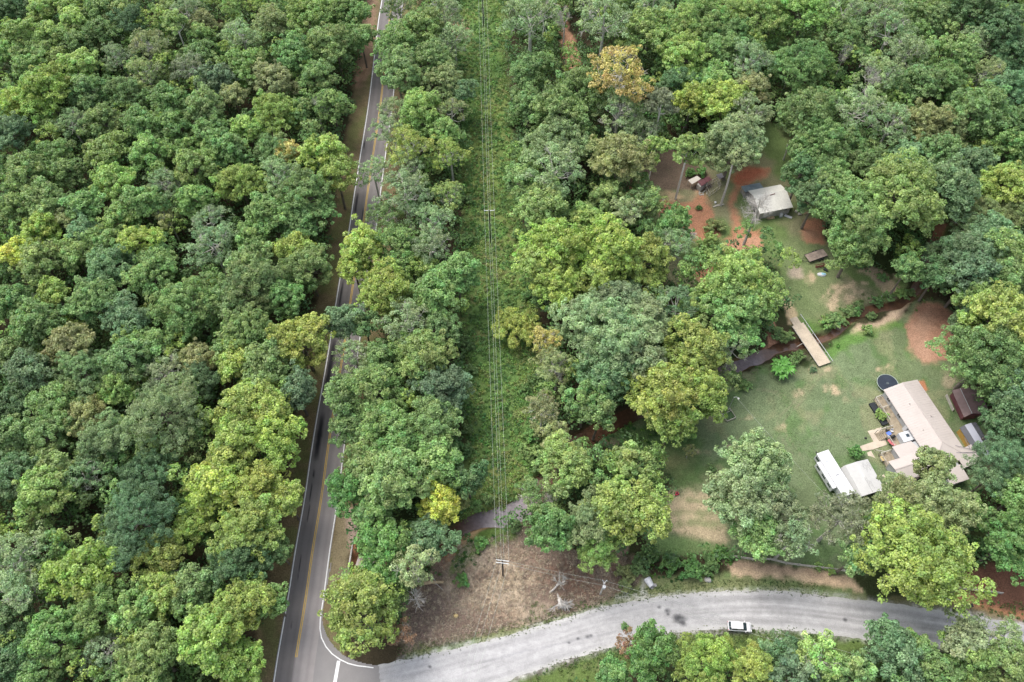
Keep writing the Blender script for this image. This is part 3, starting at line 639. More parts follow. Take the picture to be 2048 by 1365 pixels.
def dead_mesh(R, Ht, seed, maxlev=4):
    rng = np.random.default_rng(seed); mb = MB()
    def br(p, d, L, r, lev):
        d = unit(d); k = 3; pts = [p]; q = p.copy(); dd = d.copy()
        for i in range(k):
            dd = unit(dd + rng.normal(0, .16, 3) + np.array((0, 0, .05))); q = q + dd * L / k; pts.append(q.copy())
        mb.tube(pts, [r, r * .8, r * .62, r * .4], 5 if lev < 2 else 4 if lev < 3 else 3, False)
        if lev >= maxlev: return
        nb = [0, 9, 5, 4][lev] if lev else 9
        for i in range(nb):
            t = rng.uniform(.35, 1); s = pts[min(k, int(t * k))]
            a = unit(np.cross(dd, rng.normal(size=3))); nd = unit(dd * rng.uniform(.5, 1.1) + a * rng.uniform(.6, 1.1))
            br(s, nd, L * rng.uniform(.4, .62), r * .42, lev + 1)
    h = Ht * .5
    mb.tube([(0, 0, -.5), (.1, 0, h * .5), (0, .1, h)], [R * .05 + .1, R * .045 + .06, R * .04 + .05], 7)
    br(np.array((0, .1, h)), np.array((0, 0, 1.)), Ht * .45, R * .04 + .05, 0)
    V = np.array(mb.v); rr = np.hypot(V[:, 0], V[:, 1]).max(); V[:, :2] *= np.where(V[:, 2:3] > h, R / rr, 1); V[:, 2] *= Ht / V[:, 2].max()
    me = bpy.data.meshes.new("branches"); me.from_pydata([tuple(v) for v in V], [], mb.f); me.update(); me.materials.append(M['deadwood']); return me

PROTO = {}
def protos(style, radii, nvar):
    PROTO[style] = [crown_proto(R, style, 1000 + i * 31 + int(R * 10) + len(style) * 7) for R in radii for i in range(nvar)]
protos('broad', (3.2, 4.6, 6.6, 9.5), 5); protos('pine', (3.4, 5.0, 7.2), 2); protos('sparse', (3.4, 5.2), 3)
protos('slender', (2.6, 3.6), 2); protos('shrub', (1.0, 2.0), 3); protos('flat', (5.0,), 1)

# ------------------------------------------------------------------ trees: x y radius (2048-px picture) colour+shape
PAL = {'G': (.136, .230, .074), 'L': (.196, .300, .088), 'Y': (.222, .312, .074), 'D': (.088, .162, .062), 'B': (.120, .208, .092), 'S': (.186, .272, .118),
       'T': (.212, .262, .100), 'O': (.360, .350, .115), 'W': (.350, .405, .085), 'R': (.230, .155, .090), 'K': (.150, .175, .092), 'V': (.120, .238, .066), 'M': (.162, .264, .082)}
CNAME = {'G': 'mid-green', 'L': 'light green', 'Y': 'yellow-green', 'D': 'dark green', 'B': 'blue-green', 'S': 'pale sage', 'T': 'olive-tan', 'O': 'ochre-yellow', 'W': 'bright yellow', 'R': 'brown-red', 'K': 'grey-olive', 'V': 'vivid green', 'M': 'fresh green'}
SH = {'b': ('broad', 'broadleaf_tree', 'rounded tree'), 'p': ('pine', 'pine_tree', 'tufted pine'), 's': ('sparse', 'thin_tree', 'thin-leaved tree'), 'n': ('slender', 'slender_tree', 'slender tree'),
      'f': ('flat', 'flat_crowned_tree', 'flat-topped tree'), 'u': ('shrub', 'shrub', 'shrub')}
TREES = """
20 15 35 Db|75 22 27 Lb|112 14 24 Lb|145 42 32 Lb|104 66 32 Lb|42 66 32 Lb|20 98 27 Lb|84 104 27 Mb|60 134 30 Mb|122 118 27 Lb|198 20 32 Gb|236 14 24 Lb|205 58 30 Gb|255 42 32 Bp|152 84 30 Gb
160 130 34 Lb|88 178 52 Yb|30 205 38 Yb|168 180 36 Gb|298 88 38 Ts|290 142 36 Ts|236 112 32 Ss|332 20 20 Lb|349 44 26 Ln|372 20 34 Ss|400 72 28 Gb|395 108 30 Mb|406 42 26 Tb|480 66 38 Ss|540 42 38 Tb
620 30 42 Lb|668 22 38 Mb|376 134 34 Ks|432 156 34 Bb|495 128 35 Lb|542 160 40 Tb|585 108 42 Gb|648 88 44 Mb|636 152 34 Gb|250 186 40 Gb|336 200 36 Gb|408 212 38 Gb|466 190 24 Tb|548 224 44 Yb|662 204 34 Gb
142 246 32 Ss|205 242 36 Gb|282 246 36 Gb|14 268 40 Bb|346 248 36 Gb|420 254 32 Gb|492 254 32 Lb|118 306 32 Gb|212 300 38 Lb|300 302 38 Mb|50 344 40 Mb|130 342 32 Gb|384 330 40 Lb|448 292 38 Gb|226 362 38 Lb
578 304 22 Ob|645 304 40 Yb|672 348 38 Yb|538 296 30 Gb|478 364 44 Yb|560 346 40 Ss|614 394 52 Gb|330 372 40 Ss|90 400 38 Gb|170 410 36 Gb|280 404 38 Gb|28 410 34 Mb|130 436 24 Tb|332 434 24 Ts|240 434 34 Mb|420 440 38 Ss|540 425 40 Gb|384 396 36 Mb|600 455 34 Gb
79 458 35 Yb|165 464 32 Bb|210 484 36 Gb|31 506 28 Wb|79 516 40 Lb|148 508 34 Mb|277 484 44 Yb|219 538 48 Bb|308 546 48 Mb|420 484 48 Ss|588 498 34 Yb|505 470 30 Gb|615 534 46 Mb|500 520 40 Gb|20 604 36 Gb|68 642 44 Gb|106 584 28 Yb|191 600 50 Gb|376 608 66 Gb|496 580 66 Gb|252 640 48 Bb|490 664 52 Gb|601 680 56 Yb|137 688 44 Tb|566 592 38 Gb
58 742 44 Bb|164 742 56 Sp|246 722 44 Gb|328 740 40 Ss|396 722 36 Tb|472 722 40 Yb|532 732 46 Gb|591 780 40 Bb|236 772 36 Lb|113 806 44 Mb|171 832 40 Tb|325 824 74 Sp|403 758 38 Bp|513 806 62 Yb|547 866 58 Yb|478 874 50 Yb|27 800 40 Db|24 868 44 Gb|89 870 44 Mb|205 876 50 Sp|300 690 38 Gb|20 700 34 Gb
21 952 44 Bb|85 986 50 Lb|108 936 34 Mb|167 950 44 Bs|295 938 46 Bp|274 1032 74 Bp|426 968 52 Yb|515 976 56 Yb|462 914 46 Yb|572 1000 32 Yb|497 1058 62 Yb|384 1052 38 Yb|320 1108 42 Yb|327 1186 44 Yb|163 1146 56 Yb|32 1108 56 Ss|40 1176 42 Ss|482 1118 56 Db|480 1208 58 Yb|199 1220 58 Mb|99 1280 54 Mb|426 1272 58 Yb|302 1316 62 Mb|213 1306 46 Ss|480 1326 44 Yb|18 1240 42 Db|21 1326 46 Db|70 1346 44 Gb|556 1100 26 Gb|240 1100 40 Bb|380 1180 42 Gb|270 1220 36 Mb|545 1205 30 Mb
701 26 38 Gb|672 96 40 Gb|722 72 28 Gb|797 16 34 Gs|841 56 44 Mb|889 26 36 Ss|908 76 34 Ss|793 80 44 Mb|855 122 44 Gb|796 144 48 Mb|882 164 40 Tb|922 180 28 Bb|903 222 34 Ts|841 220 44 Lb|790 220 34 Ss|775 262 34 Ss|821 290 44 Ys|889 260 30 Lb|902 308 36 Ys|748 342 32 Ss|811 336 36 Ss|811 386 48 Ss|896 386 32 Ls|770 434 38 Gs|866 438 40 Ss
726 490 40 Yb|706 530 34 Yb|797 494 44 Mb|862 491 40 Ss|770 572 54 Yb|858 540 22 Lb|869 588 44 Gb|915 545 38 Gb|688 642 38 Bb|728 648 28 Gb|811 645 48 Ss|878 654 38 Gb|711 714 40 Ss|764 716 38 Gb|841 706 56 Lb|749 786 58 Mb|682 790 34 Gb|884 775 52 Bb|787 862 58 Mb|862 843 54 Mb|702 852 36 Gb
696 984 40 Vb|785 950 66 Mb|877 914 48 Mb|936 958 30 Db|881 1010 40 Wb|926 1004 14 Tb|863 1076 42 Bb|767 1100 50 Vb|828 1132 42 Ss|720 1222 72 Yb|800 1266 26 Rs|730 930 42 Mb|746 1030 34 Gb
1063 28 56 Ss|1060 138 42 Gb|1057 206 32 Gb|1118 222 54 Gb|1170 176 52 Gb|1118 286 60 Sb|1108 340 56 Ss|1043 360 36 Gb|1207 36 54 Ss|1242 140 66 Os|1306 18 40 Ss|1280 64 48 Lb|1353 62 54 Lb|1410 22 44 Mb|1516 28 56 Lb|1611 22 48 Lb|1421 54 40 Lb|1470 66 36 Gb|1367 117 48 Lb|1443 104 44 Mb|1502 118 44 Ss|1364 166 40 Bb|1428 158 34 Mb|1600 128 56 Gb
1386 196 42 Yb|1448 202 48 Yb|1500 176 36 Tb|1494 218 44 Ss|1470 284 62 Sb|1239 222 48 Ss|1286 262 36 Ss|1323 206 32 Kn|1237 312 58 Tb|1310 296 26 Ln|1376 298 34 Ln|1616 218 56 Gb|1640 292 62 Gb|1217 394 34 Mb|1284 410 34 Gb
1690 22 40 Ss|1771 16 36 Ss|1785 56 44 Ss|1855 32 38 Gb|1690 80 42 Gb|1814 104 40 Ss|1906 108 48 Mb|1961 82 34 Ss|2001 54 48 Db|1947 16 46 Db|1760 144 44 Ss|1839 164 42 Gb|1893 164 42 Gb|1969 146 38 Ts|2028 108 40 Db|2015 176 44 Bb|1717 218 50 Ss|1785 244 44 Ss|1860 246 48 Tb|1906 252 34 Tb|1961 217 56 Mb|2028 244 40 Gb|1703 286 34 Gb|1738 326 36 Gb|1820 312 36 Bb|1887 303 40 Gb|1947 322 34 Bb|2026 290 36 Mb|1805 386 84 Lb|1710 430 72 Mb|1712 490 50 Mb|1893 372 58 Bb
2016 366 48 Yb|1966 420 36 Tp|2032 424 32 Tp|1937 450 34 Ss|1990 464 40 Bb|1966 506 64 Bb|2016 508 56 Mb|2025 545 44 Gb|1946 545 44 Bb|2001 584 36 Vb|1878 548 34 Db|1893 500 34 Db|1952 610 48 Mb|1936 642 34 Db|2001 640 66 Yb|1972 715 76 Gb|2031 700 44 Mb|2031 784 44 Bb|2028 828 44 Db|2002 846 30 Db|2008 918 58 Bp|1976 958 32 Bp|2037 990 40 Mb|1604 340 38 Db|1632 396 44 Db|1650 340 44 Gb|1660 365 46 Gb|1817 536 28 Gb
1087 404 54 Lb|1111 486 60 Yb|1220 492 62 Yb|1292 522 50 Yb|1078 526 42 Yb|1118 572 50 Yb|1190 552 44 Yb|1180 440 34 Lb|1033 652 44 Yf|1091 680 28 Os|1106 730 38 Ts|1160 632 52 Sb|1238 598 50 Sb|1224 668 80 Sb|1284 640 54 Sb|1210 742 56 Bb|1282 726 48 Sb|1351 610 44 Bs|1389 614 26 Lb|1348 443 32 Vb|1348 484 36 Ss|1303 404 28 Ls|1254 424 30 Ss|1426 452 20 Tu|1420 484 22 Lu|1408 514 22 Lu|1434 502 18 Mu
1480 562 70 Lb|1470 630 56 Mb|1506 604 42 Lb|1470 690 40 Ss|1388 690 60 Yb|1320 780 66 Yb|1393 782 56 Yb|1345 840 44 Yb|1197 824 34 Gb|1084 816 32 Ts|1170 800 34 Gb|1110 870 30 Ts
1130 928 54 Lb|1106 1052 48 Vb|1066 986 30 Ms|1261 1014 72 Yb|1266 926 34 Lb|1180 1042 50 Sp|1198 1096 44 Lp|1144 1074 20 Os|1516 925 62 Sb|1484 990 66 Sb|1556 1018 56 Sb|1588 1076 40 Ss|1520 1070 44 Mb|1682 1036 56 Ks|1716 1108 36 Gb
1840 1108 102 Yb|1856 1016 78 Tb|1866 930 34 Tb|2022 1082 58 Vb|1306 1304 46 Vb|1262 1288 26 Rs|1426 1308 42 Yp|1392 1338 50 Yp|1500 1334 42 Yp|1555 1306 36 Bs|1578 1290 20 Bp|1641 1316 44 Ls|1226 1350 30 Vb|1590 1350 40 Bb|1778 1284 38 Bb|1836 1298 32 Gb|1798 1320 48 Bb|1930 1278 38 Sb|2012 1286 46 Ss|1938 1320 46 Mb|2023 1334 48 Mb|1870 1340 44 Gb|1700 1350 40 Mb
1712 905 16 Vu|1765 832 13 Lu|1280 1132 24 Gu|1252 1145 20 Tu|1340 1128 22 Vu|1382 1140 24 Vu|1420 1130 22 Gu|1300 1105 18 Gu|1440 1105 16 Vu|1656 646 15 Mu|1668 640 18 Mu|1570 672 18 Mu|1552 665 16 Gu|1598 712 13 Mu|1583 724 14 Mu|1626 738 7 Bu|1766 556 9 Gu|1780 592 12 Gu|1690 636 12 Mu|1758 600 13 Gu|1800 586 12 Mu|1822 582 11 Gu|1712 618 10 Vu|1470 756 16 Gu|1488 770 14 Mu|1445 770 14 Gu|1700 622 14 Mu|1720 610 12 Mu|1742 632 8 Gu|1735 660 10 Mu|1060 905 20 Mu|1075 860 20 Tu|1050 780 14 Vu|1070 760 16 Gu|1080 930 18 Gu|1062 870 16 Vu|1030 1050 14 Gu|975 1000 12 Mu|950 1010 12 Gu|930 900 16 Gu|935 860 14 Gu|925 800 16 Gu|940 740 14 Gu|930 690 18 Gu|1060 590 16 Gu|1048 530 18 Gu|1040 470 18 Gu|1035 300 18 Gu|1030 240 16 Mu|925 400 16 Gu|935 480 16 Gu|905 440 14 Mu|1250 1170 12 Tu|1398 415 6 Vu|1402 344 10 Vu|1380 345 10 Vu|925 1160 12 Vu|960 1085 14 Vu|1380 900 12 Ts|1375 870 14 Gu|1425 940 9 Gu|1660 1140 9 Lu|1635 1132 8 Lu|1615 1330 20 Mu|1250 1255 7 Gu"""
TREES = [t.split() for ln in TREES.strip().split("\n") for t in ln.split("|")]
SPECIAL = {(881, 1010): "bright yellow small-leaved tree beside the stream at the foot of the roadside strip", (1033, 652): "flat-topped yellow-green tree reaching under the power lines",
 (1242, 140): "large ochre-yellow tree with bare white limbs near the red dirt lane", (1840, 1108): "huge yellow-green tree overhanging the right end of the gravel road",
 (1856, 1016): "large olive-tinged tree spreading over the lower end of the beige roof", (274, 1032): "large grey-green tufted pine left of the yellow-green roadside trees",
 (720, 1222): "large yellow-green tree on the corner where the two roads meet", (1712, 905): "round green bush with white flowers above the white carport", (1765, 832): "small round yellow-green bush beside the dark deck by the long house",
 (1682, 1036): "grey-olive fine-twigged tree touching the end of the white camper", (1376, 298): "tall slender yellow-green tree whose pale trunk rises from the red dirt", (1310, 296): "short slender light-green tree with white stem on brown ground left of the pen",
 (1323, 206): "slender grey half-bare tree with a forked pale trunk above the brown clearing", (31, 506): "small bright yellow tree close to the left edge of the photo", (1106, 1052): "vivid green dense tree below a dead grey treetop beside the stream bend",
 (1144, 1074): "small ochre tree at the edge of the brown brush patch", (601, 680): "round yellow-green tree leaning over the road verge by the overhanging branch", (688, 642): "blue-green tree reaching right across the paved road",
 (726, 490): "yellow-green tree hanging over the road lanes halfway down the strip", (800, 1266): "brown-red withered small tree beside the yellow corner tree", (1262, 1288): "brown-red withered tree at the lower edge of the gravel road",
 (926, 1004): "tiny olive-tan treetop right of the bright yellow tree", (1785, 56): "pale sage tree with bare grey twigs in the upper right wood", (1717, 218): "pale fan-branched sage tree in the upper right wood",
 (748, 342): "pale sage tree spreading over the yellow lines of the paved road", (1306, 1304): "vivid green tree beside the brown-red one below the gravel road", (1426, 452): "olive bush at the upper end of the bushes on the red dirt track"}
def region(x, y):
    if y > 1250 and x > 1000: return "below the gravel road"
    xr = np.interp(y, [0, 400, 700, 1000, 1365], [752, 705, 660, 600, 548])
    if x < xr + 12: return "in the left wood"
    if x < 950: return "between road and power line"
    if x < 1100 and y < 1100: return "along the power-line clearing"
    if y > 1050 and x < 1500: return "above the gravel road"
    if y > 500 and x < 1560: return "in the middle grove"
    if x < 1560: return "in the upper middle wood"
    return "in the right-hand wood" if y < 700 else "around the homestead"
GRP = {"below the gravel road": "trees below the gravel road", "in the left wood": "trees of the left wood", "between road and power line": "trees between road and power line", "along the power-line clearing": "trees along the clearing",
       "above the gravel road": "trees above the gravel road", "in the middle grove": "trees of the middle grove", "in the upper middle wood": "trees of the upper middle wood", "in the right-hand wood": "trees of the right-hand wood", "around the homestead": "trees around the homestead"}
rng = random.Random(4); placed = []; used = {}
def area(x, y):
    r = region(x, y); v = 'top' if y < 170 else 'upper part' if y < 430 else 'middle' if y < 740 else 'lower part' if y < 1060 else 'bottom'
    if r == "in the left wood":
        h = 'left edge' if x < 130 else 'roadside' if x > np.interp(y, [0, 400, 700, 1000, 1365], [690, 630, 590, 540, 480]) else 'centre' if x > 330 else 'left half'
        return f"left wood's {v}, {h}"
    if r == "between road and power line": return f"roadside strip's {v}"
    if r == "along the power-line clearing": return f"clearing's right side, {v}"
    if r == "in the right-hand wood": return f"right wood's {v}" + (", right edge" if x > 1930 else "")
    return {"below the gravel road": "below the gravel road", "above the gravel road": "above the gravel road", "in the middle grove": "middle grove", "in the upper middle wood": "upper middle wood, " + ("left" if x < 1300 else "right"), "around the homestead": "around the homestead"}[r]
def neighbours(i):
    px, py, rp = int(TREES[i][0]), int(TREES[i][1]), float(TREES[i][2]); out = {}
    for k, t in enumerate(TREES):
        if k == i: continue
        dx, dy = int(t[0]) - px, int(t[1]) - py; d = math.hypot(dx, dy)
        if d > 150: continue
        w_ = ('right' if dx > 0 else 'left') if abs(dx) > abs(dy) else ('below' if dy > 0 else 'above')
        if w_ not in out or d < out[w_][0]: out[w_] = (d, CNAME[t[3][0]] + (" bush" if t[3][1] == 'u' else ""))
    return {k_: v_[1] for k_, v_ in out.items()}
def make_label(i):
    import itertools
    px, py, rp, (code, sh) = int(TREES[i][0]), int(TREES[i][1]), float(TREES[i][2]), TREES[i][3]
    if (px, py) in SPECIAL: return SPECIAL[(px, py)]
    size = 'small ' if rp < (33 if sh != 'u' else 11) else 'big ' if rp > (50 if sh != 'u' else 17) else ''
    base = f"{size}{CNAME[code]} {dict(b='tree', p='tufted pine', s='thin-leaved tree', n='slender tree', f='flat-topped tree', u='bush')[sh]}"
    ar = area(px, py); nb = neighbours(i)
    for k in (1, 2, 3, 4):
        for c in itertools.combinations([d for d in ('above', 'right', 'left', 'below') if d in nb], k):
            lab = f"{base}, {', '.join(nb[d] + ' ' + d for d in c)}, {ar}"
            if len(lab.split()) <= 16 and lab not in used: return lab
    return lab
def place_tree(i):
    px, py, rp, (code, sh) = int(TREES[i][0]), int(TREES[i][1]), float(TREES[i][2]), TREES[i][3]
    style, nm, desc = SH[sh]
    hc = 12.0
    for it in range(4):
        Rm = rp / pxm(px, py, hc) * (1.06 if style != 'shrub' else 1.0)
        cands = sorted(PROTO[style], key=lambda p: abs(math.log(p['R'] / Rm)))
        best = [p for p in cands if abs(math.log(p['R'] / Rm)) < abs(math.log(cands[0]['R'] / Rm)) + .02]
        pr = best[(px * 7 + py * 3) % len(best)]; s = Rm / pr['R']; hc = pr['hc'] * s
    x, y = P(px, py, hc)
    if style == 'slender': s = max(s, .95)
    col = PAL[code]; v = rng.uniform(.88, 1.12)
    col = tuple(min(.9, 1.36 * c * g_ * v * rng.uniform(.94, 1.06)) for c, g_ in zip(col, (1.06, .985, 1.13)))
    lab = make_label(i); used[lab] = 1
    t = empty(nm, (x, y, float(ground_z(x, y)) if style == 'shrub' else 0.0), rng.uniform(0, 6.28), lab, 'shrub' if style == 'shrub' else 'tree',
              'shrubs and bushes' if style == 'shrub' else GRP[region(px, py)], s)
    c = link("crown", pr['crown'], t); c.color = (*col, 1)
    link("trunk", pr['trunk'], t)
    placed.append((x, y, Rm)); return t
for i in range(len(TREES)): place_tree(i)

# dead and bare trees: base pixel, radius m, height m
DEAD = [((1487, 490), 6.0, 21, "tall bare dead tree standing in front of the white-roofed barn"), ((652, 285), 4.5, 17, "bare grey dead tree beside the paved road in the upper left wood"),
        ((150, 1345), 4.0, 15, "bare whitish dead tree in the lower left wood"), ((418, 1148), 3.2, 11, "leaning bare grey tree in the gap of the yellow-green roadside trees"),
        ((1103, 1040), 2.6, 13, "dead grey treetop above the vivid green tree by the stream"), ((1110, 780), 3.5, 9, "bare curly-limbed tree under the pale ochre crown beside the clearing"),
        ((1563, 190), 3.2, 17, "purplish dead tree at the dark gap of the upper right wood"), ((1655, 190), 2.4, 19, "small tan dead tree in the upper right wood"),
        ((1700, 240), 4.2, 20, "pale bare-branched tree in the middle of the upper right wood"), ((1125, 110), 4.5, 17, "bare grey-limbed tree beside the red dirt lane at the top"),
        ((838, 1215), 3.2, 8, "thin bare tree beside the fallen log"), ((1375, 500), 3.4, 6, "low bare grey tree beside the red dirt track"),
        ((1100, 1185), 2.6, 5, "leaning bare sapling in the brown brush patch"), ((1115, 1190), 3.0, 3.5, "fallen bare branches spread on the brown brush patch")]
for i, ((px, py), R, Hh, lab) in enumerate(DEAD):
    x, y = P(px, py); t = empty("dead_tree", (x, y, 0), i * 1.3, lab, "dead tree", "dead trees"); link("bare_branches", dead_mesh(R, Hh, 300 + i, 2 if i in (10, 12, 13) else 4), t)
    if i == 3: t.rotation_euler = (0, math.radians(-38), .2)
    if i == 12: t.rotation_euler = (math.radians(-20), math.radians(38), 0)
    if i == 13: t.rotation_euler = (math.radians(55), math.radians(10), 0)
# ------------------------------------------------------------------ ground foliage (uncountable): weeds, forest undergrowth, dry brush
nrg = np.random.default_rng(9)
def in_px(x, y, names):
    r = np.zeros(len(x), bool)
    for k in names: r |= inside(x, y, OPENW[k])
    return r
def scatter(name, n, bbox, ok, rfn, m, size, asp, palette, hfn=None, spread=1.0):
    x = nrg.uniform(bbox[0], bbox[1], n); y = nrg.uniform(bbox[2], bbox[3], n); k = ok(x, y); x, y = x[k], y[k]; n = len(x)
    r = rfn(n, x, y); z = ground_z(x, y) + (hfn(n) if hfn else r * .25)
    V, lv = clump_leaves(np.stack([x, y, z], 1), np.tile((0, 0, 1.), (n, 1)), r, m, size, asp, nrg, .75, spread)
    pal = np.array(palette); w_ = np.clip((fbm(x, y, 7, 55) - .3) / .4 * .999, 0, .999) * len(pal)
    ci = np.clip((w_ + nrg.normal(0, .7, n)).astype(int), 0, len(pal) - 1)
    cols = np.repeat(pal[ci] * nrg.uniform(.8, 1.2, (n, 1)), m, 0)
    return tag(link(name, leaf_mesh(name, V, lv, M['leafattr'], cols)), kind="stuff")
def roadclear(x, y, g=1.5): return (seg_dist(x, y, ROAD_C) > 8) & (sdist(x, y, GRAVEL) < -g) & (sdist(x, y, apron) < -3)
def okforest(x, y):
    vis = (np.abs(x) < 112 + y * .36)
    return roadclear(x, y, 5.5) & ~in_px(x, y, OPEN) & vis & (seg_dist(x, y, CREEK) > 2.5)
scatter("undergrowth", 31000, (-185, 185, 2, 258), okforest, lambda n, x, y: nrg.uniform(1.0, 2.4, n), 30, .48, .9,
        [(.075, .15, .05), (.095, .185, .06), (.12, .21, .065), (.085, .16, .06)], lambda n: nrg.uniform(0, 1, n) ** 1.5 * 7.5)
def young(n):
    """small crowns too many and too merged to count, growing between the big ones"""
    x = nrg.uniform(-185, 185, n); y = nrg.uniform(2, 258, n); k = okforest(x, y) & (seg_dist(x, y, ROAD_C) > 11) & (sdist(x, y, GRAVEL) < -9.5); x, y = x[k], y[k]; px_ = np.array(placed)
    for i in range(len(x)):
        pass
    dmin = np.array([np.min(np.hypot(px_[:, 0] - a, px_[:, 1] - b) - px_[:, 2] * .75) for a, b in zip(x, y)]); k = dmin > 0; x, y = x[k], y[k]
    CC, OO, rcs, cl_ = [], [], [], []; pal = np.array([(.18, .30, .095), (.22, .345, .10), (.15, .265, .09), (.24, .33, .12), (.26, .36, .095)])
    for a, b in zip(x, y):
        Rr = nrg.uniform(1.6, 3.2); h = nrg.uniform(6, 12); m_ = int(10 * Rr); d = unit(nrg.normal(size=(m_, 3)) + (0, 0, .4)); c = np.array((a, b, h)) + d * Rr * nrg.uniform(.5, 1.05, (m_, 1))
        CC.append(c); OO.append(d); rcs.append(nrg.uniform(.4, .95, m_)); cl_.append(np.repeat(pal[nrg.integers(0, 5)][None] * nrg.uniform(.85, 1.15), m_, 0))
    CC = np.concatenate(CC); V, lv = clump_leaves(CC, np.concatenate(OO), np.concatenate(rcs), 30, .33, .85, nrg, .75, 1.0)
    tag(link("young_canopy", leaf_mesh("young_canopy", V, lv, M['leafattr'], np.repeat(np.concatenate(cl_), 30, 0))), kind="stuff"); print("young", len(x), len(CC))
young(3500)
scatter("weeds", 15000, (-25, 20, 55, 258), lambda x, y: inside(x, y, OPENW['corridor']) & (seg_dist(x, y, CREEK) > 1.6), lambda n, x, y: nrg.uniform(.25, .8, n) * (1 + .9 * (fbm(x, y, 9, 88) > .55)), 22, .26, .8,
        [(.11, .21, .06), (.16, .29, .075), (.21, .32, .08), (.22, .26, .09), (.13, .26, .07), (.085, .18, .055), (.15, .28, .07)])
scatter("streamside_weeds", 5200, (-30, 130, 30, 150), lambda x, y: (seg_dist(x, y, CREEK) > 2.0) & (seg_dist(x, y, CREEK) < 2.6 + 3.6 * (fbm(x, y, 6, 13))) & (sdist(x, y, W([(1690, 640), (1830, 590), (1830, 620), (1740, 680), (1690, 680)])) < -.3) & (sdist(x, y, W([(900, 1040), (985, 1040), (930, 1120), (880, 1150)])) < 0) & (sdist(x, y, W([(1535, 640), (1562, 690), (1558, 710), (1520, 715)])) < 0) & (fbm(x, y, 5, 19) > .4) & roadclear(x, y) & (seg_dist(x, y, W([(1590, 640), (1650, 730)])) > 2.6),
        lambda n, x, y: nrg.uniform(.25, .7, n), 24, .22, .8, [(.06, .14, .03), (.09, .2, .04), (.11, .21, .05)])
scatter("dry_brush", 8500, (-25, 25, 30, 60), lambda x, y: (sdist(x, y, OPENW['brush']) > .3), lambda n, x, y: nrg.uniform(.2, .55, n), 22, .24, .16,
        [(.50, .43, .34), (.38, .31, .25), (.25, .20, .17), (.54, .47, .37), (.30, .23, .19), (.46, .39, .31)], None, 1.6)
def okv(x, y): return (sdist(x, y, W([(1300, 1110), (1455, 1105), (1470, 1140), (1450, 1158), (1330, 1165), (1295, 1150)])) > 0) | ((sdist(x, y, W([(905, 1100), (960, 1070), (960, 1110), (935, 1190), (905, 1180)])) > 0)) | ((sdist(x, y, W([(1180, 890), (1262, 842), (1330, 870), (1310, 900), (1280, 900), (1240, 870)])) > 0) & (fbm(x, y, 3, 8) > .5))
scatter("vines", 2600, (-15, 50, 35, 80), okv, lambda n, x, y: nrg.uniform(.2, .6, n), 24, .24, .85, [(.05, .13, .03), (.07, .18, .03), (.12, .25, .04), (.05, .12, .03)])
def okg(x, y):
    s = sdist(x, y, GRAVEL); return ((s < -.2) & (s > -4.5) & (y < 40) & (x > 3)) & (nrg.random(len(x)) < .8)
scatter("roadside_grass", 3600, (0, 110, 22, 45), okg, lambda n, x, y: nrg.uniform(.15, .5, n), 24, .2, .4, [(.06, .12, .03), (.09, .16, .04), (.12, .17, .05)])
def okn(x, y):
    s = sdist(x, y, GRAVEL); return (s < .9) & (s > -2.2) & (x > -22) & (x < 62) & (nrg.random(len(x)) < np.clip((-s + .9) / 2.4, .06, 1))
scatter("verge_tufts", 16000, (-24, 64, 28, 46), okn, lambda n, x, y: nrg.uniform(.05, .18, n), 9, .13, .5, [(.07, .12, .04), (.1, .15, .05), (.13, .16, .06)])

def okl(x, y): return (inside(x, y, OPENW['lawn']) | inside(x, y, OPENW['yard'])) & (fbm(x, y, 3.5, 44) > .5) & (seg_dist(x, y, CREEK) > 2.2) & (sdist(x, y, W([(1825, 600), (1925, 600), (1925, 730), (1815, 730)])) < 0)
scatter("lawn_tufts", 30000, (20, 125, 45, 165), okl, lambda n, x, y: nrg.uniform(.05, .22, n), 6, .11, .5, [(.11, .165, .068), (.14, .195, .085), (.09, .145, .055), (.17, .2, .105)], lambda n: np.full(n, .0))

# ================================================================== things
def L2(e, px, py, h=0.0):
    """surveyed spot in the local frame of empty e (no scale)"""
    x, y = P(px, py, h); dx, dy = x - e.location.x, y - e.location.y; a = -e.rotation_euler.z
    return (dx * math.cos(a) - dy * math.sin(a), dx * math.sin(a) + dy * math.cos(a))
def catenary(a, b, sag, n=14):
    a = np.array(a, float); b = np.array(b, float); out = []
    for i in range(n + 1):
        t = i / n; p = a * (1 - t) + b * t; p[2] -= sag * 4 * t * (1 - t); out.append(tuple(p))
    return out

# ---- power line
WIRE_R = 0.017
def power_pole(px, py, h, lab, arms=1, rz=0.0, arm_len=2.4):
    x, y = P(px, py); t = empty("power_pole", (x, y, 0), rz, lab, "power pole", "poles of the power line")
    MB().tube([(0, 0, -1), (0, 0, h)], [.17, .13], 8).build("pole", M['pole'], t)
    a = MB()
    for k in range(arms):
        yy = (.24 if k == 0 else -.24) if arms > 1 else .2
        a.box(-arm_len / 2, arm_len / 2, yy - .06, yy + .06, h - .45, h - .33)
    a.build("crossarm", M['galv'], t)
    for xx in (-arm_len / 2 + .06, -.25, arm_len / 2 - .06):
        MB().tube([(xx, .2 if arms == 1 else .24, h - .3), (xx, .2 if arms == 1 else .24, h - .1)], [.05, .07], 6).build("insulator", M['galv'], t)
    return t
p3_ = power_pole(967, 52, 13, "dark power pole at the top end of the power-line clearing", 1, .04)
p1_ = power_pole(981, 487, 12.6, "dark power pole with pale crossarm in the middle of the green clearing", 1, .03, 2.6)
p2_ = power_pole(1006, 1152, 9.6, "dark power pole with double crossarm on the brown brush patch", 2, -.12, 2.5)
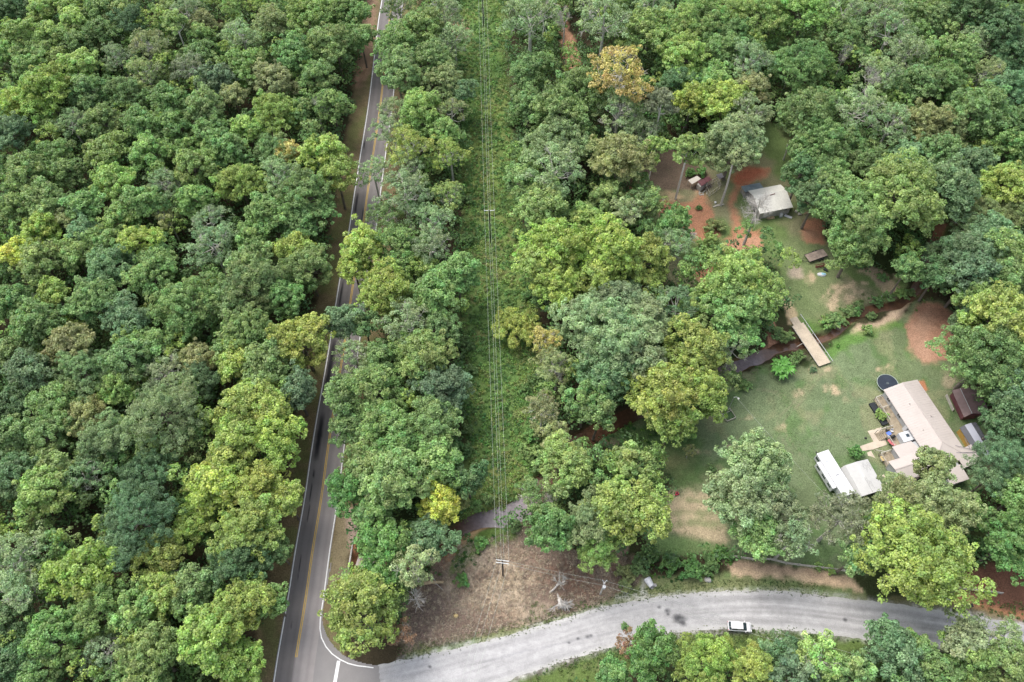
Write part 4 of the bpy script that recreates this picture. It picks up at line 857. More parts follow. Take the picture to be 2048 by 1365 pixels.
def armpt(p, xx, yy, h):
    a = p.rotation_euler.z; return (p.location.x + xx * math.cos(a) - yy * math.sin(a), p.location.y + xx * math.sin(a) + yy * math.cos(a), h)
def wire(name, pts, lab, grp="wires of the power line"):
    o = MB().tube(pts, WIRE_R, 4, False).build(name, M['wire']); return tag(o, lab, "wire", grp)
for (xx, h_off, nm) in ((-1.2, -.1, "leftmost"), (-.25, -.1, "second from the left"), (.28, -1.3, "third from the left"), (1.2, -.1, "rightmost")):
    a3 = armpt(p3_, xx, .2, 13 + h_off); a1 = armpt(p1_, xx, .2, 12.6 + h_off); a2 = armpt(p2_, xx, .2, 9.6 + h_off)
    top = (a3[0] - 3.6, a3[1] + 88, a3[2])
    wire("power_wire", catenary(top, a3, 1.3) + catenary(a3, a1, 1.2)[1:] + catenary(a1, a2, 1.2)[1:], f"{nm} of the long thin wires running down the power-line clearing")
for xx, nm in ((-1.2, "left"), (-.1, "middle"), (1.2, "right")):
    a2 = armpt(p2_, xx, -.24, 9.3); wire("power_wire", catenary(a2, (a2[0] - 22, a2[1] - 78, 10), 1.4), f"{nm} one of the faint wires going down-left over the brown brush")
ux, uy = P(1200.3, 1189)
up_ = empty("utility_pole", (ux, uy, 0), 0.1, "short pale utility pole with white transformer on the edge of the brush patch", "utility pole")
MB().tube([(0, 0, -1), (.15, .1, 7.6)], [.2, .16], 8).build("pole", M['polegrey'], up_)
o = MB().tube([(.1, -.35, 5.9), (.1, -.35, 6.9)], .32, 12).build("transformer", M['white'], up_)
MB().tube([(.1, -.35, 6.9), (.1, -.35, 7.2)], .07, 6).build("bushing", M['galv'], o)
MB().bar((-.1, .1, 7.3), (.7, .5, 7.9), .09, .09).bar((.1, .1, 7.3), (-.25, .6, 8.0), .09, .09).build("crossarm", M['white'], up_)
b1 = armpt(p2_, 1.1, .24, 9.2); b2 = armpt(p2_, 1.1, -.24, 9.0)
wire("service_wire", catenary(b1, (ux + .2, uy + .45, 7.9), .5) + catenary((ux + .2, uy + .45, 7.9), (ux + 60, uy - 17, 8), 1.2)[1:], "upper of the two wires crossing from the double crossarm to the transformer pole", "service wires")
wire("service_wire", catenary(b2, (ux, uy - .2, 7.0), .5) + catenary((ux, uy - .2, 7.0), (ux + 60, uy - 19, 7), 1.2)[1:], "lower of the two wires crossing from the double crossarm to the transformer pole", "service wires")

# ---- yard light with planter
x, y = P(1454.5, 822.5); yl = empty("yard_light", (x, y, 0), 0, "slim pale yard light pole with bent arm beside the square planter", "yard light")
MB().tube([(0, 0, -.5), (0, 0, 6.6)], [.09, .07], 7).build("pole", M['galv'], yl)
MB().tube([(0, 0, 6.2), (.5, .1, 6.5), (1.0, -.15, 6.4)], .05, 6, False).build("arm", M['galv'], yl)
MB().dome((1.0, -.15, 6.15), .24, .24, .25, 10, 4, True).build("lamp", M['lampglass'], yl, True)
wire("lamp_cable", catenary((x + .6, y, 6.3), (*P(1700, 1040, 6), 6), .6), "thin cable running from the yard light down across the lawn", None)
x, y = P(1456, 832); pl = empty("planter", (x, y, 0), math.radians(24), "square grey timber planter frame on the lawn below the yard light", "planter")
f_ = MB(); S_ = 1.15
for (a, b, c, d) in ((-S_, S_, -S_-.09, -S_+.03), (-S_, S_, S_-.03, S_+.09), (-S_-.09, -S_-.003, -S_, S_), (S_+.003, S_+.09, -S_, S_)): f_.box(a, b, c, d, 0, .5)
f_.box(-S_+.01, S_-.01, S_-.5, S_-.42, .3, .48)
f_.build("frame", M['deckrail'], pl); MB().box(-S_+.02, S_-.02, -S_+.04, S_-.04, -.1, .3).build("soil", M['soil'], pl)

# ---- long house with beige metal roof
hx, hy = P(1767, 780, 3.0); RZ = math.radians(17.4)
H = empty("house", (hx, hy, 0), RZ, "long single-storey house with beige metal roof and a side wing", "house")
def ribs(mb, x0, x1, y0, y1, zf, axis, step=.6, w_=.05, h_=.035):
    """raised seams over a roof plane, zf(x,y) gives the roof height"""
    if axis == 'x':
        yy = y0
        while yy < y1: mb.bar((x0, yy, zf(x0, yy) + h_ / 2), (x1, yy, zf(x1, yy) + h_ / 2), w_, h_); yy += step
    else:
        xx = x0
        while xx < x1: mb.bar((xx, y0, zf(xx, y0) + h_ / 2), (xx, y1, zf(xx, y1) + h_ / 2), w_, h_); xx += step
EZ, RDG = 3.0, 3.95; RX = 4.5; YE = -19.8; YR = -15.3
W_ = 8.65
body = MB().box(.45, W_ - .35, -18.2, -.3, 0, 2.85); body.build("wall", M['siding'], H)
rf = MB(); T_ = .1
def slab(mb, pts, t=.1):
    mb.prism([(p[0], p[1]) for p in pts], [p[2] - t for p in pts], [p[2] for p in pts])
slab(rf, [(0, 0, EZ), (0, YE, EZ), (RX, YR, RDG), (RX, 0, RDG)]); slab(rf, [(RX, 0, RDG), (RX, YR, RDG), (W_, YE, EZ), (W_, 0, EZ)]); slab(rf, [(0, YE, EZ), (W_, YE, EZ), (RX, YR, RDG)])
roof = rf.build("roof", M['beige'], H)
rb = MB(); ribs(rb, .02, RX - .12, -14.9, -.1, lambda x, y: EZ + (RDG - EZ) * x / RX, 'x', .55); ribs(rb, RX + .12, W_ - .02, -14.9, -.1, lambda x, y: RDG - (RDG - EZ) * (x - RX) / (W_ - RX), 'x', .55)
rb.build("roof_seams", M['beige'], roof)
rc_ = MB().bar((RX, 0.02, RDG + .03), (RX, YR, RDG + .03), .28, .06).bar((RX, YR, RDG + .02), (.03, YE + .05, EZ + .02), .16, .05).bar((RX, YR, RDG + .02), (W_ - .03, YE + .05, EZ + .02), .16, .05)
rc_.build("ridge_cap", M['ridge'], roof)
MB().quad((.45, -.3, 2.85), (W_-.35, -.3, 2.85), (RX, -.3, 3.8)).build("gable", M['siding'], H)
# low roofs over the extensions
po = MB(); slab(po, [(6.1, -18.0, 3.32), (6.1, -21.6, 2.85), (11.0, -21.4, 2.75), (10.6, -17.4, 3.22)]); po.build("porch_roof", M['beige'], H)
MB().bar((6.3, -18.2, 3.38), (10.7, -19.4, 3.2), .1, .05).bar((7.0, -16.7, 3.52), (9.6, -18.4, 3.42), .07, .08).bar((9.6, -18.4, 3.42), (10.1, -15.7, 3.2), .07, .08).build("roof_flashing", M['greytin'], roof)
MB().box(6.2, 6.32, -21.3, -21.18, 0, 2.8).box(10.6, 10.72, -21.2, -21.08, 0, 2.7).build("porch_post", M['deckrail'], H)
wg = MB(); WX0, WX1, WY0, WY1, WR = -8.3, 3.2, -20.3, -15.5, -17.7
slab(wg, [(WX0, WY0, 2.75), (WX1, WY0, 2.75), (WX1, WR, 3.42), (WX0, WR, 3.42)]); slab(wg, [(WX0, WR, 3.42), (WX1, WR, 3.42), (WX1, WY1, 2.82), (WX0, WY1, 2.82)])
slab(wg, [(-5.5, WY1 + .003, 2.80), (-.02, WY1 + .003, 2.80), (-.9, -12.7, 2.6), (-5.5, -12.7, 2.6)])
slab(wg, [(1.5, -20.6, 2.74), (6.0, -20.6, 2.74), (6.0, -24.0, 2.55), (1.5, -24.0, 2.55)])
wr_ = wg.build("wing_roof", M['beige'], H)
MB().bar((WX0, WR, 3.45), (WX1, WR, 3.45), .22, .05).bar((-5.4, WY1, 2.85), (WX0 + .1, WY1 - .4, 2.9), .05, .04).build("ridge_cap", M['ridge'], wr_)
MB().box(3.0, 3.25, -5.2, -4.95, 3.6, 3.85).box(5.8, 6.05, -9.2, -8.95, 3.6, 3.9).tube([(2.4, -11.5, 3.4), (2.4, -11.5, 3.85)], .07, 8).build('roof_vent', M['ridge'], roof)
MB().bar((.02, .0, 2.97), (.02, YE, 2.97), .12, .12).bar((W_ - .02, 0, 2.97), (W_ - .02, YE, 2.97), .12, .12).build('gutter', M['ridge'], roof)
MB().tube([(-2.2, -17.0, 3.1), (-2.2, -17.0, 3.6)], .1, 8).tube([(-1.2, -15.6, 2.8), (-1.2, -15.6, 3.1)], .07, 6).build("vent_pipe", M['black'], wr_)
ww_ = MB().box(WX0 + .35, .35, WY0 + .4, WY1 - .3, 0, 2.66).box(-5.2, .35, WY1 - .29, -13.0, 0, 2.5).box(1.7, 5.8, -23.7, -18.3, 0, 2.5)
ww_.quad((WX0 + .347, WY0 + .4, 2.66), (WX0 + .347, WY1 - .3, 2.66), (WX0 + .347, WR, 3.3)); ww_.build("wing_wall", M['siding'], H)
def window(e, x, y, z, w_, h_, face, parent):
    """face '-x': window on a wall looking to local -x"""
    fr = MB().box(x - .05, x, y - w_/2, y + w_/2, z, z + h_).build("window", M['white'], parent)
    MB().box(x - .065, x - .051, y - w_/2 + .08, y - .04, z + .08, z + h_ - .08).box(x - .065, x - .051, y + .04, y + w_/2 - .08, z + .08, z + h_ - .08).build("pane", M['glass'], fr)
for (yy) in (-2.2, -6.4, -11.9): window(H, .45, yy, 1.5, 1.1, 1.1, '-x', H)
o = MB().box(-2.3, .44, -12.5, -10.2, .85, 2.35).build("entry_box", M['rvside'], H)          # pale box-like entry on the deck
MB().box(-1.0, -.3, -11.6, -10.9, 2.352, 2.40).build("skylight", M['glass'], o)
MB().box(-.02, .03, -9.9, -9.0, .85, 2.8).build("door", M['white'], H)

# ---- deck, with stairs, along the house
D = empty("deck", (hx, hy, 0), RZ, "weathered timber deck with railings and steps against the beige-roofed house", "deck")
dk = MB()
def boards(mb, x0, x1, y0, y1, z, step=.28, gap=.03):
    xx = x0
    while xx < x1 - .01: mb.box(xx, min(xx + step - gap, x1), y0, y1, z - .08, z); xx += step
boards(dk, -4.3, .42, -12.6, -8.0, .85); boards(dk, -1.9, .42, -7.99, -.6, .85); dk.build("floor", M['deck'], D)
lf = MB(); boards(lf, -8.0, -5.25, -16.0, -12.9, .7); boards(lf, -5.2, -2.2, -12.5, -12.62, .7) if False else None
lf.build("lower_floor", M['deck'], D)
st = MB()
for k in range(5): st.box(-5.9 + k * .34, -5.58 + k * .34, -9.9 + .0, -8.1, .1 + k * .14, .16 + k * .15)
st.build("steps", M['deck'], D)
def rail(name, pts, z0, h, e, m=None, step=.9, mid=True):
    mb = MB()
    for i in range(len(pts) - 1):
        a, b = np.array(pts[i]), np.array(pts[i+1]); L = np.linalg.norm(b - a); n = max(1, int(L / step))
        mb.bar((*a, z0 + h), (*b, z0 + h), .12, .07)
        if mid: mb.bar((*a, z0 + h * .5), (*b, z0 + h * .5), .05, .07)
        for k in range(n + 1): q = a + (b - a) * k / n; mb.box(q[0] - .045, q[0] + .045, q[1] - .045, q[1] + .045, z0 - .7, z0 + h - .036)
    return mb.build(name, m or M['deckrail'], e)
rail("railing", [(-4.25, -9.9), (-4.25, -12.5), (-2.6, -12.55)], .85, 1.0, D)
rail("railing", [(-5.9, -8.05), (-3.4, -7.95), (-1.85, -8.0)], .85, 1.0, D)
rail("railing", [(-1.85, -6.6), (-1.85, -.7), (-.2, -.6)], .85, 1.0, D)
rail("railing", [(-5.4, -12.95), (-7.95, -12.95), (-7.95, -15.9)], .7, 1.0, D)
rail("railing", [(-1.9, -3.4), (.3, -3.3)], .85, 1.0, D); 
rail("stair_rail", [(-8.4, -11.9), (-6.6, -12.9)], .4, .9, D)
MB().box(-3.3, -1.95, -6.9, -1.2, .0, .52).build("dark_awning", M['tarp'], D)
# furniture on the deck
def local_thing(name, px, py, h, rz, lab, cat, z=.85):
    x, y = P(px, py, h); return empty(name, (x, y, z), rz, lab, cat)
t = local_thing("table", 1778, 867, 1.6, .5, "small patio table under a blue cover on the deck", "table")
MB().box(-.5, .5, -.42, .42, .66, .72).build("table_top", M['blue'], t)
for a in (-.4, .4):
    for b in (-.32, .32): MB().tube([(a, b, 0), (a, b, .66)], .03, 5).build("leg", M['black'], t)
for k, (px, py, m_, lab) in enumerate(((1784, 862, 'white', "white patio chair above the blue table on the deck"), (1777, 873, 'white', "white patio chair below the blue table on the deck"), (1774, 861, 'black', "dark patio chair left of the blue table on the deck"))):
    t = local_thing("patio_chair", px, py, 1.3, k * 2.1, lab, "chair"); t["group"] = "patio chairs"
    MB().box(-.27, .27, -.27, .27, .38, .44).build("seat", M[m_], t); MB().box(-.27, .27, .24, .30, .44, .95).build("backrest", M[m_], t)
    for a in (-.23, .23):
        for b in (-.23, .23): MB().box(a - .02, a + .02, b - .02, b + .02, 0, .38).build("leg", M[m_], t)
t = local_thing("grill", 1786, 874, 1.4, .4, "black barbecue grill on the deck beside the patio chairs", "grill")
MB().dome((0, 0, .75), .5, .32, .35, 12, 4).build("lid", M['black'], t); MB().box(-.5, .5, -.32, .32, .55, .748).build("firebox", M['black'], t)
for a in (-.4, .4): MB().box(a - .03, a + .03, -.25, .25, 0, .55).build("leg", M['black'], t)
t = local_thing("lounge_chair", 1782, 885, 1.2, -1.0, "faded red lounge chair at the lower end of the deck", "lounge chair")
MB().box(-.75, .45, -.3, .3, .28, .36).build("seat", M['pinkred'], t); MB().prism([(.452, -.3), (.95, -.3), (.95, .3), (.452, .3)], [.3, .6, .6, .3], [.38, .68, .68, .38]).build("backrest", M['pinkred'], t)
for a in (-.6, .6): MB().box(a - .03, a + .03, -.28, .28, 0, .28).build("leg", M['galv'], t)
t = local_thing("storage_box", 1766, 917, 1.2, RZ, "small pale yellow box on the lower grey deck", "box", .7)
MB().box(-.35, .35, -.5, .5, 0, .4).build("box_body", M['coopwhite'], t); MB().box(-.38, .38, -.53, .53, .402, .46).build("lid", M['straw'], t)

# ---- patio slab and path
tag(MB().prism(W([(1735, 863), (1762, 855), (1774, 890), (1745, 900), (1722, 903), (1720, 893), (1747, 884)]), -.1, .09).build("patio", M['concrete']), kind="structure")
tag(MB().prism(W([(1734, 906), (1742, 902), (1790, 990), (1776, 1012), (1768, 1010)]), -.1, .05).build("path", M['concrete']), kind="structure")

# ---- trampoline
x, y = P(1775.5, 767, .95); t = empty("trampoline", (x, y, 0), 0, "round black trampoline with thin pale rim at the upper end of the house", "trampoline")
mt = MB().tube([(0, 0, .90), (0, 0, .94)], 2.27, 40).build("mat", M['cover'], t)
ring = lambda R_, r_, z_, n_=36: MB().tube([(R_ * math.cos(a), R_ * math.sin(a), z_) for a in np.linspace(0, 2 * math.pi, n_ + 1)], r_, 5, False)
ring(2.36, .055, .95).build("rim", M['rim'], t); ring(.2, .03, .95, 14).build("mat_ring", M['rim'], mt)
for k in range(4):
    a0, a1 = k * math.pi / 2 + .3, k * math.pi / 2 + .75
    MB().tube([(2.36*math.cos(a0), 2.36*math.sin(a0), .93), (2.4*math.cos(a0), 2.4*math.sin(a0), .04), (2.4*math.cos(a1), 2.4*math.sin(a1), .04), (2.36*math.cos(a1), 2.36*math.sin(a1), .93)], .03, 6).build("leg", M['galv'], t)

# ---- camper
x, y = P(1634, 908, 3.1); cz = math.radians(20); cp_ = empty("camper", (x, y, 0), cz, "long white camper trailer with a slide-out parked beside the carport", "camper")
bd = MB().box(0, 2.75, -10.2, 0, .75, 3.0); bd.build("body", M['rvside'], cp_, bevel=.08)
r_ = MB().box(-.06, 2.81, -10.25, .05, 3.003, 3.1).build("roof", M['white'], cp_, bevel=.03)
MB().box(1.0, 1.75, -5.6, -4.7, 3.102, 3.32).build("air_conditioner", M['white'], r_, bevel=.05); MB().box(.9, 1.2, -2.3, -2.0, 3.102, 3.2).box(1.5, 1.7, -8.3, -8.0, 3.102, 3.18).build("roof_vent", M['galv'], r_)
so_ = MB().box(-.95, -.004, -7.9, -1.7, 1.0, 2.75).build("slide_out", M['rvside'], cp_, bevel=.03); MB().box(-.98, -.004, -7.93, -1.67, 2.753, 2.8).build("slide_roof", M['white'], so_)
for yy in (-2.7, -4.7, -6.8): MB().box(-.965, -.951, yy - .55, yy + .55, 1.75, 2.35).build("window", M['glass'], so_)
MB().box(-.02, -.003, -1.5, -.3, 1.6, 2.4).build("window", M['glass'], cp_)
for yy in (-5.6, -6.5):
    for xx in (.25, 2.5): MB().tube([(xx - .12, yy, .38), (xx + .12, yy, .38)], .38, 14).build("wheel", M['black'], cp_)
MB().bar((1.4, .0, .8), (1.4, 1.2, .6), .2, .14).build("hitch", M['black'], cp_)

# ---- carport with car
x, y = P(1681, 935, 2.3); rz = math.radians(16); cpt = empty("carport", (x, y, 0), rz, "carport with white ribbed metal roof streaked with dark stains", "carport")
cw_, cl_ = 6.3, 7.2
rf = MB(); slab(rf, [(.25, 0, 1.7), (.25, -cl_, 1.7), (.9, -cl_, 2.75), (.9, 0, 2.75)], .05); slab(rf, [(.9, 0, 2.75), (.9, -cl_, 2.75), (cw_ / 2 + .4, -cl_, 3.05), (cw_ / 2 + .4, 0, 3.05)], .05); slab(rf, [(cw_/2 + .4, 0, 3.05), (cw_/2 + .4, -cl_, 3.05), (cw_, -cl_, 2.6), (cw_, 0, 2.6)], .05)
r_ = rf.build("roof", M['carport'], cpt)
def cz_(x): return np.interp(x, [0, .9, cw_ / 2 + .4, cw_], [2.3, 2.75, 3.05, 2.6])
rb = MB(); ribs(rb, .95, cw_ - .05, -cl_ + .01, -.01, lambda a, b: float(cz_(a)), 'y', .28, .06, .04); rb.build("roof_ribs", M['carport'], r_)
sr = random.Random(3); sb = MB()
for k in range(46):
    xx = .95 + .28 * sr.randrange(8, 19) + .1; y1 = -sr.uniform(.5, 1.8) if xx > 4.4 else -sr.uniform(3.5, 5.5); ln = sr.uniform(.3, .9) if xx > 4.4 else sr.uniform(.5, 1.7)
    if xx > cw_ - .2 or (xx < 4.4 and xx < 2.4): continue
    z0 = float(cz_(xx)) + .004; z1 = float(cz_(xx + .05)) + .004; sb.quad((xx, y1 - ln, z0), (xx + .05, y1 - ln, z1), (xx + .05, y1, z1), (xx, y1, z0))
sb.build("roof_stain", M['stain'], r_)
for a in (.1, cw_ - .15):
    for b in (-.15, -cl_ / 2, -cl_ + .15): MB().box(a - .05, a + .05, b - .05, b + .05, 0, 2.28 if a < 1 else 2.56).build("post", M['galv'], cpt)

def car(loc, rz, paint, lab, suv=True, L=4.5, Wd=1.8):
    t = empty("parked_car", loc, rz, lab, "car")
    # side profile (x, z) front at +x, lofted across the width
    prof = [(-L/2, .45), (-L/2, .95), (-L/2 + .12, 1.05), (L/2 - 1.05, 1.05), (L/2 - .35, .92), (L/2 - .05, .72), (L/2, .42)]
    def loft(pr, z0, halfw, name, m_, par, top_in=0.0, zt=None):
        mb = MB(); n = len(pr); sec = (-1, -.86, .86, 1)
        rows = []
        for s in sec:
            rows.append([(px_ * (1 - .03 * (abs(s) == 1)), s * halfw - (np.sign(s) * top_in * ((pz - z0) / ((zt or 2) - z0)) if zt else 0), pz - (.05 if abs(s) == 1 else 0)) for px_, pz in pr])
        for r0, r1 in zip(rows[:-1], rows[1:]):
            for i in range(n - 1): mb.quad(r0[i], r0[i+1], r1[i+1], r1[i])
        for rr in (rows[0], rows[-1]):
            mb.quad(*[q for q in rr], (rr[-1][0], rr[-1][1], z0), (rr[0][0], rr[0][1], z0))
        return mb.build(name, m_, par, False)
    loft(prof, .25, Wd / 2, "body", M[paint], t)
    cab = [(-L/2 + .10, 1.0), (-L/2 + .42, 1.5), (-L/2 + .62, 1.585), (L/2 - 1.95, 1.60), (L/2 - 1.72, 1.54), (L/2 - .95, 1.0)]
    g = loft(cab, 1.0, Wd / 2 - .10, "windows", M['glass'], t, .18, 1.6)
    mb = MB().prism([(-L/2 + .50, -.66), (L/2 - 1.78, -.66), (L/2 - 1.78, .66), (-L/2 + .50, .66)], [1.55, 1.57, 1.57, 1.55], [1.64, 1.655, 1.655, 1.64]); mb.build("roof", M[paint], t, bevel=.04)
    for a in (-L/2 + .85, L/2 - .9):
        for b in (-Wd/2 + .1, Wd/2 - .1):
            wl = MB().tube([(a, b - .11, .33), (a, b + .11, .33)], .33, 14).build("wheel", M['black'], t)
    for b in (-1, 1):
        MB().box(L/2 - 1.35, L/2 - 1.2, min(b * (Wd/2 - .02), b * (Wd/2 + .18)), max(b * (Wd/2 - .02), b * (Wd/2 + .18)), 1.0, 1.14).build("mirror", M[paint], t)
        MB().box(L/2 - .22, L/2 - .02, b * .62 - .18, b * .62 + .18, .60, .74).build("headlight", M['lampglass'], t)
        MB().box(-L/2 - .02, -L/2 + .05, b * .72 - .09, b * .72 + .09, .7, .98).build("tail_light", M['red'], t)
    return t
car((*P(1479, 1254, .6), 0.005), math.radians(-3.5), 'white', "white hatchback car parked at the lower edge of the gravel road")
x, y = P(1752, 985, .8); car((x - .3, y + 1.0, 0), math.radians(-72), 'black', "black car standing in the shade under the striped carport roof")

# ---- red-brown shed, barn-shaped shed
x, y = P(1936, 812, 2.2); t = empty("brown_shed", (x, y, 0), math.radians(6), "small shed with red-brown metal roof at the edge of the right-hand wood", "shed")
MB().box(-1.6, 3.3, -2.3, 3.9, 0, 2.0).build("wall", M['maroon'], t)
rf = MB(); slab(rf, [(-1.9, -2.6, 2.05), (-.3, -2.2, 2.75), (-.3, 4.2, 2.75), (-1.9, 4.2, 2.05)]); slab(rf, [(-.3, -2.2, 2.75), (3.9, -2.4, 2.5), (3.9, 4.2, 2.5), (-.3, 4.2, 2.75)]); r_ = rf.build("roof", M['brownroof'], t)
rb = MB(); ribs(rb, -.2, 3.85, -2.2, 4.1, lambda a, b: 2.75 - (a + .3) / 4.2 * .25, 'x', .4, .05, .03); rb.build("roof_seams", M['brownroof'], r_)
MB().bar((-.3, -2.22, 2.78), (-.3, 4.1, 2.78), .12, .04).build("ridge_cap", M['galv'], r_)
MB().box(-2.6, -2.5, 0.0, 4.0, 0, .9).build("side_fence", M['deckrail'], t)
x, y = P(1921, 787, 1.0); t = empty("white_jug", (x, y, 0), 0, "small white jug standing at the corner of the red-brown shed", "jug"); MB().tube([(0, 0, 0), (0, 0, .3), (0, 0, .42)], [.16, .16, .05], 10).build("jug_body", M['white'], t)
x, y = P(1958, 880, 2.5); t = empty("barn_shed", (x, y, 0), math.radians(14), "yellow timber shed with dark ribbed gambrel metal roof beside the house", "shed")
MB().box(-2.0, 2.0, -3.6, 3.6, 0, 2.0).build("wall", M['pinewood'], t)
gp = [(-2.15, 1.95), (-1.35, 2.85), (.0, 3.25), (1.35, 2.85), (2.15, 1.95)]
for k, m_ in enumerate(('shedroof', 'shedtop', 'shedroof', 'shedroof')):
    mb = MB(); a, b = gp[k], gp[k+1]; slab(mb, [(a[0], -3.8, a[1]), (b[0], -3.8, b[1]), (b[0], 3.8, b[1]), (a[0], 3.8, a[1])][::-1], .06); r_ = mb.build("roof", M[m_ if k != 0 else 'shedroof'], t)
    rb = MB(); ribs(rb, a[0] + .02, b[0] - .02, -3.75, 3.75, lambda x, y, a=a, b=b: a[1] + (b[1] - a[1]) * (x - a[0]) / (b[0] - a[0]), 'x', .3, .05, .03); rb.build("roof_seams", M[m_ if k != 0 else 'shedroof'], r_)
mb = MB()
for yy in (-3.61, 3.61): mb.quad((-2.0, yy, 1.98), (2.0, yy, 1.98), (1.3, yy, 2.78), (0, yy, 3.18), (-1.3, yy, 2.78))
mb.build("gable", M['pinewood'], t); MB().box(-2.05, -2.005, -.6, .6, .05, 1.85).build("door", M['pinewood'], t)

# ---- footbridge
a_, b_ = np.array(P(1595.5, 649, .55)), np.array(P(1649, 729.5, .35)); d = b_ - a_; Lb = float(np.linalg.norm(d)); ang = math.atan2(d[1], d[0])
t = empty("bridge", (a_[0], a_[1], 0), ang, "pale plank bridge with one handrail crossing the muddy stream", "bridge")
mb = MB(); xx = 0.0
while xx < Lb - .1: mb.box(xx, xx + .25, -1.45, 1.45, .42, .5); xx += .27
mb.build("deck_planks", M['planks'], t)
MB().box(-.1, Lb, -1.2, -1.0, .05, .418).box(-.1, Lb, 1.0, 1.2, .05, .418).box(-.1, Lb, -1.6, -1.46, .40, .53).box(-.1, Lb, 1.46, 1.6, .40, .53).build("beam", M['deckrail'], t)
mb = MB(); xx = -2.1
while xx < -.15: mb.box(xx, xx + .25, -1.0, 1.0, .40, .47); xx += .27
mb.build("ramp", M['planks'], t)
mb = MB().bar((-2.0, 1.75, 1.25), (Lb + .3, 1.75, 1.25), .1, .1).build("handrail", M['galv'], t)
mb = MB()
for k in range(6): xx = -1.8 + k * (Lb + 1.8) / 5; mb.box(xx - .05, xx + .05, 1.70, 1.80, .0, 1.2)
mb.build("rail_post", M['deckrail'], t)
MB().bar((Lb * .42, -1.6, .2), (Lb * .42, -2.9, -.5), .14, .14).bar((Lb * .5, 1.6, .2), (Lb * .5, 2.2, -.4), .12, .12).build("brace", M['deckrail'], t)

# ---- banana plant
x, y = P(1561, 738, 1.2); t = empty("banana_plant", (x, y, 0), 0, "large banana clump with long bright green leaves on the stream bank", "banana plant")
br = random.Random(5); lv = MB(); stm = MB()
for s in range(9):
    a0 = br.uniform(0, 6.28); rr = br.uniform(.1, 1.5); sx, sy = rr * math.cos(a0), rr * math.sin(a0); hs = br.uniform(1.0, 2.0); stm.tube([(sx, sy, 0), (sx, sy, hs)], [.14, .08], 6)
    for k in range(9):
        a = k * .7 + br.uniform(-.2, .2) + s; Ll = br.uniform(1.5, 2.5); wd = br.uniform(.28, .42); pts = []
        for q in range(6):
            f = q / 5; r = f * Ll * .9; z = hs + .9 * math.sin(f * 2.3) * Ll * .55 - f * f * .5; wq = wd * math.sin(math.pi * (f * .85 + .12)) ; pts.append((sx + r * math.cos(a), sy + r * math.sin(a), z, wq))
        for q in range(5):
            (x0, y0, z0, w0), (x1, y1, z1, w1) = pts[q], pts[q+1]; nx_, ny_ = -math.sin(a), math.cos(a)
            lv.quad((x0, y0, z0), (x1, y1, z1), (x1 + nx_*w1, y1 + ny_*w1, z1 - w1*.35), (x0 + nx_*w0, y0 + ny_*w0, z0 - w0*.35)); lv.quad((x0, y0, z0), (x0 - nx_*w0, y0 - ny_*w0, z0 - w0*.35), (x1 - nx_*w1, y1 - ny_*w1, z1 - w1*.35), (x1, y1, z1))
lv.build("leaves", M['leafgreen'], t); stm.build("stems", M['soil'], t)

# ---- barn with lean-to
x, y = P(1496, 382, 3.0); bn = empty("barn", (x, y, 0), math.radians(14), "weathered grey board barn with whitewashed tin roof beside the red dirt track", "barn")
BW, BD = 9.3, 8.0; ry_ = -2.9
rf = MB(); slab(rf, [(0, 0, 3.0), (BW, 0, 3.0), (BW, ry_, 4.05), (0, ry_, 4.05)][::-1], .08); slab(rf, [(0, ry_, 4.05), (BW, ry_, 4.05), (BW, -BD, 2.7), (0, -BD, 2.7)][::-1], .08)
r_ = rf.build("roof", M['barnroof'], bn)
rb = MB(); ribs(rb, .1, BW - .05, -BD + .02, ry_ - .1, lambda a, b: 4.05 + (b - ry_) / (-BD - ry_) * -1.35, 'y', .62, .05, .03); ribs(rb, .1, BW - .05, ry_ + .1, -.02, lambda a, b: 4.05 - (b - ry_) / (0 - ry_) * 1.05, 'y', .62, .05, .03); rb.build("roof_seams", M['barnroof'], r_)
MB().bar((4.3, -3.6, 3.91), (5.9, -3.45, 3.96), .25, .04).build("rust_patch", M['rust'], r_)
MB().box(.35, BW - .35, -BD + .35, -.3, 0, 2.6).quad((.347, -BD + .35, 2.6), (.347, -.3, 2.85), (.347, ry_, 3.95)).build("wall", M['barnwall'], bn)
mb = MB(); 
for k in range(30): xx = .4 + k * .29; mb.box(xx, xx + .04, -BD + .31, -BD + .348, .1, 2.55)
mb.build("wall_battens", M['deckrail'], bn); MB().box(.31, .346, -5.5, -4.3, .1, 2.1).build("door", M['black'], bn)
MB().box(7.0, 8.0, -BD + .32, -BD + .346, 1.6, 2.2).build("window", M['glass'], bn)
lt = empty("lean_to", (x, y, 0), math.radians(14), "low blue-grey tin lean-to behind the white-roofed barn", "lean-to")
rf = MB(); slab(rf, [(-.6, .2, 2.5), (4.8, .2, 2.5), (4.8, 2.7, 2.1), (-.6, 2.7, 2.1)][::-1], .06); rf.build("roof", M['bluetin'], lt)
for a in (-.4, 4.6): MB().box(a - .07, a + .07, 2.3, 2.44, 0, 2.05).build("post", M['barnwall'], lt)
MB().box(-.3, 4.5, .3, 2.2, 0, 1.9).build("wall", M['barnwall'], lt)
def junk(name, px, py, rz, boxes, m_, lab, cat, grp=None):
    x, y = P(px, py); o = MB()
    for b in boxes: o.box(*b)
    ob = o.build(name, M[m_]); ob.location = (x, y, .01); ob.rotation_euler = (0, 0, rz); tag(ob, lab, cat, grp); return ob
junk("lumber_pile", 1541, 436, .2, [(-1, 1, -.5, -.25, 0, .2), (-1.1, .9, -.15, .1, 0, .25), (-.9, 1.1, .2, .42, 0, .2), (-.7, .8, -.3, .2, .253, .4)], 'log', "stack of orange-brown boards lying against the barn's front wall", "lumber pile")
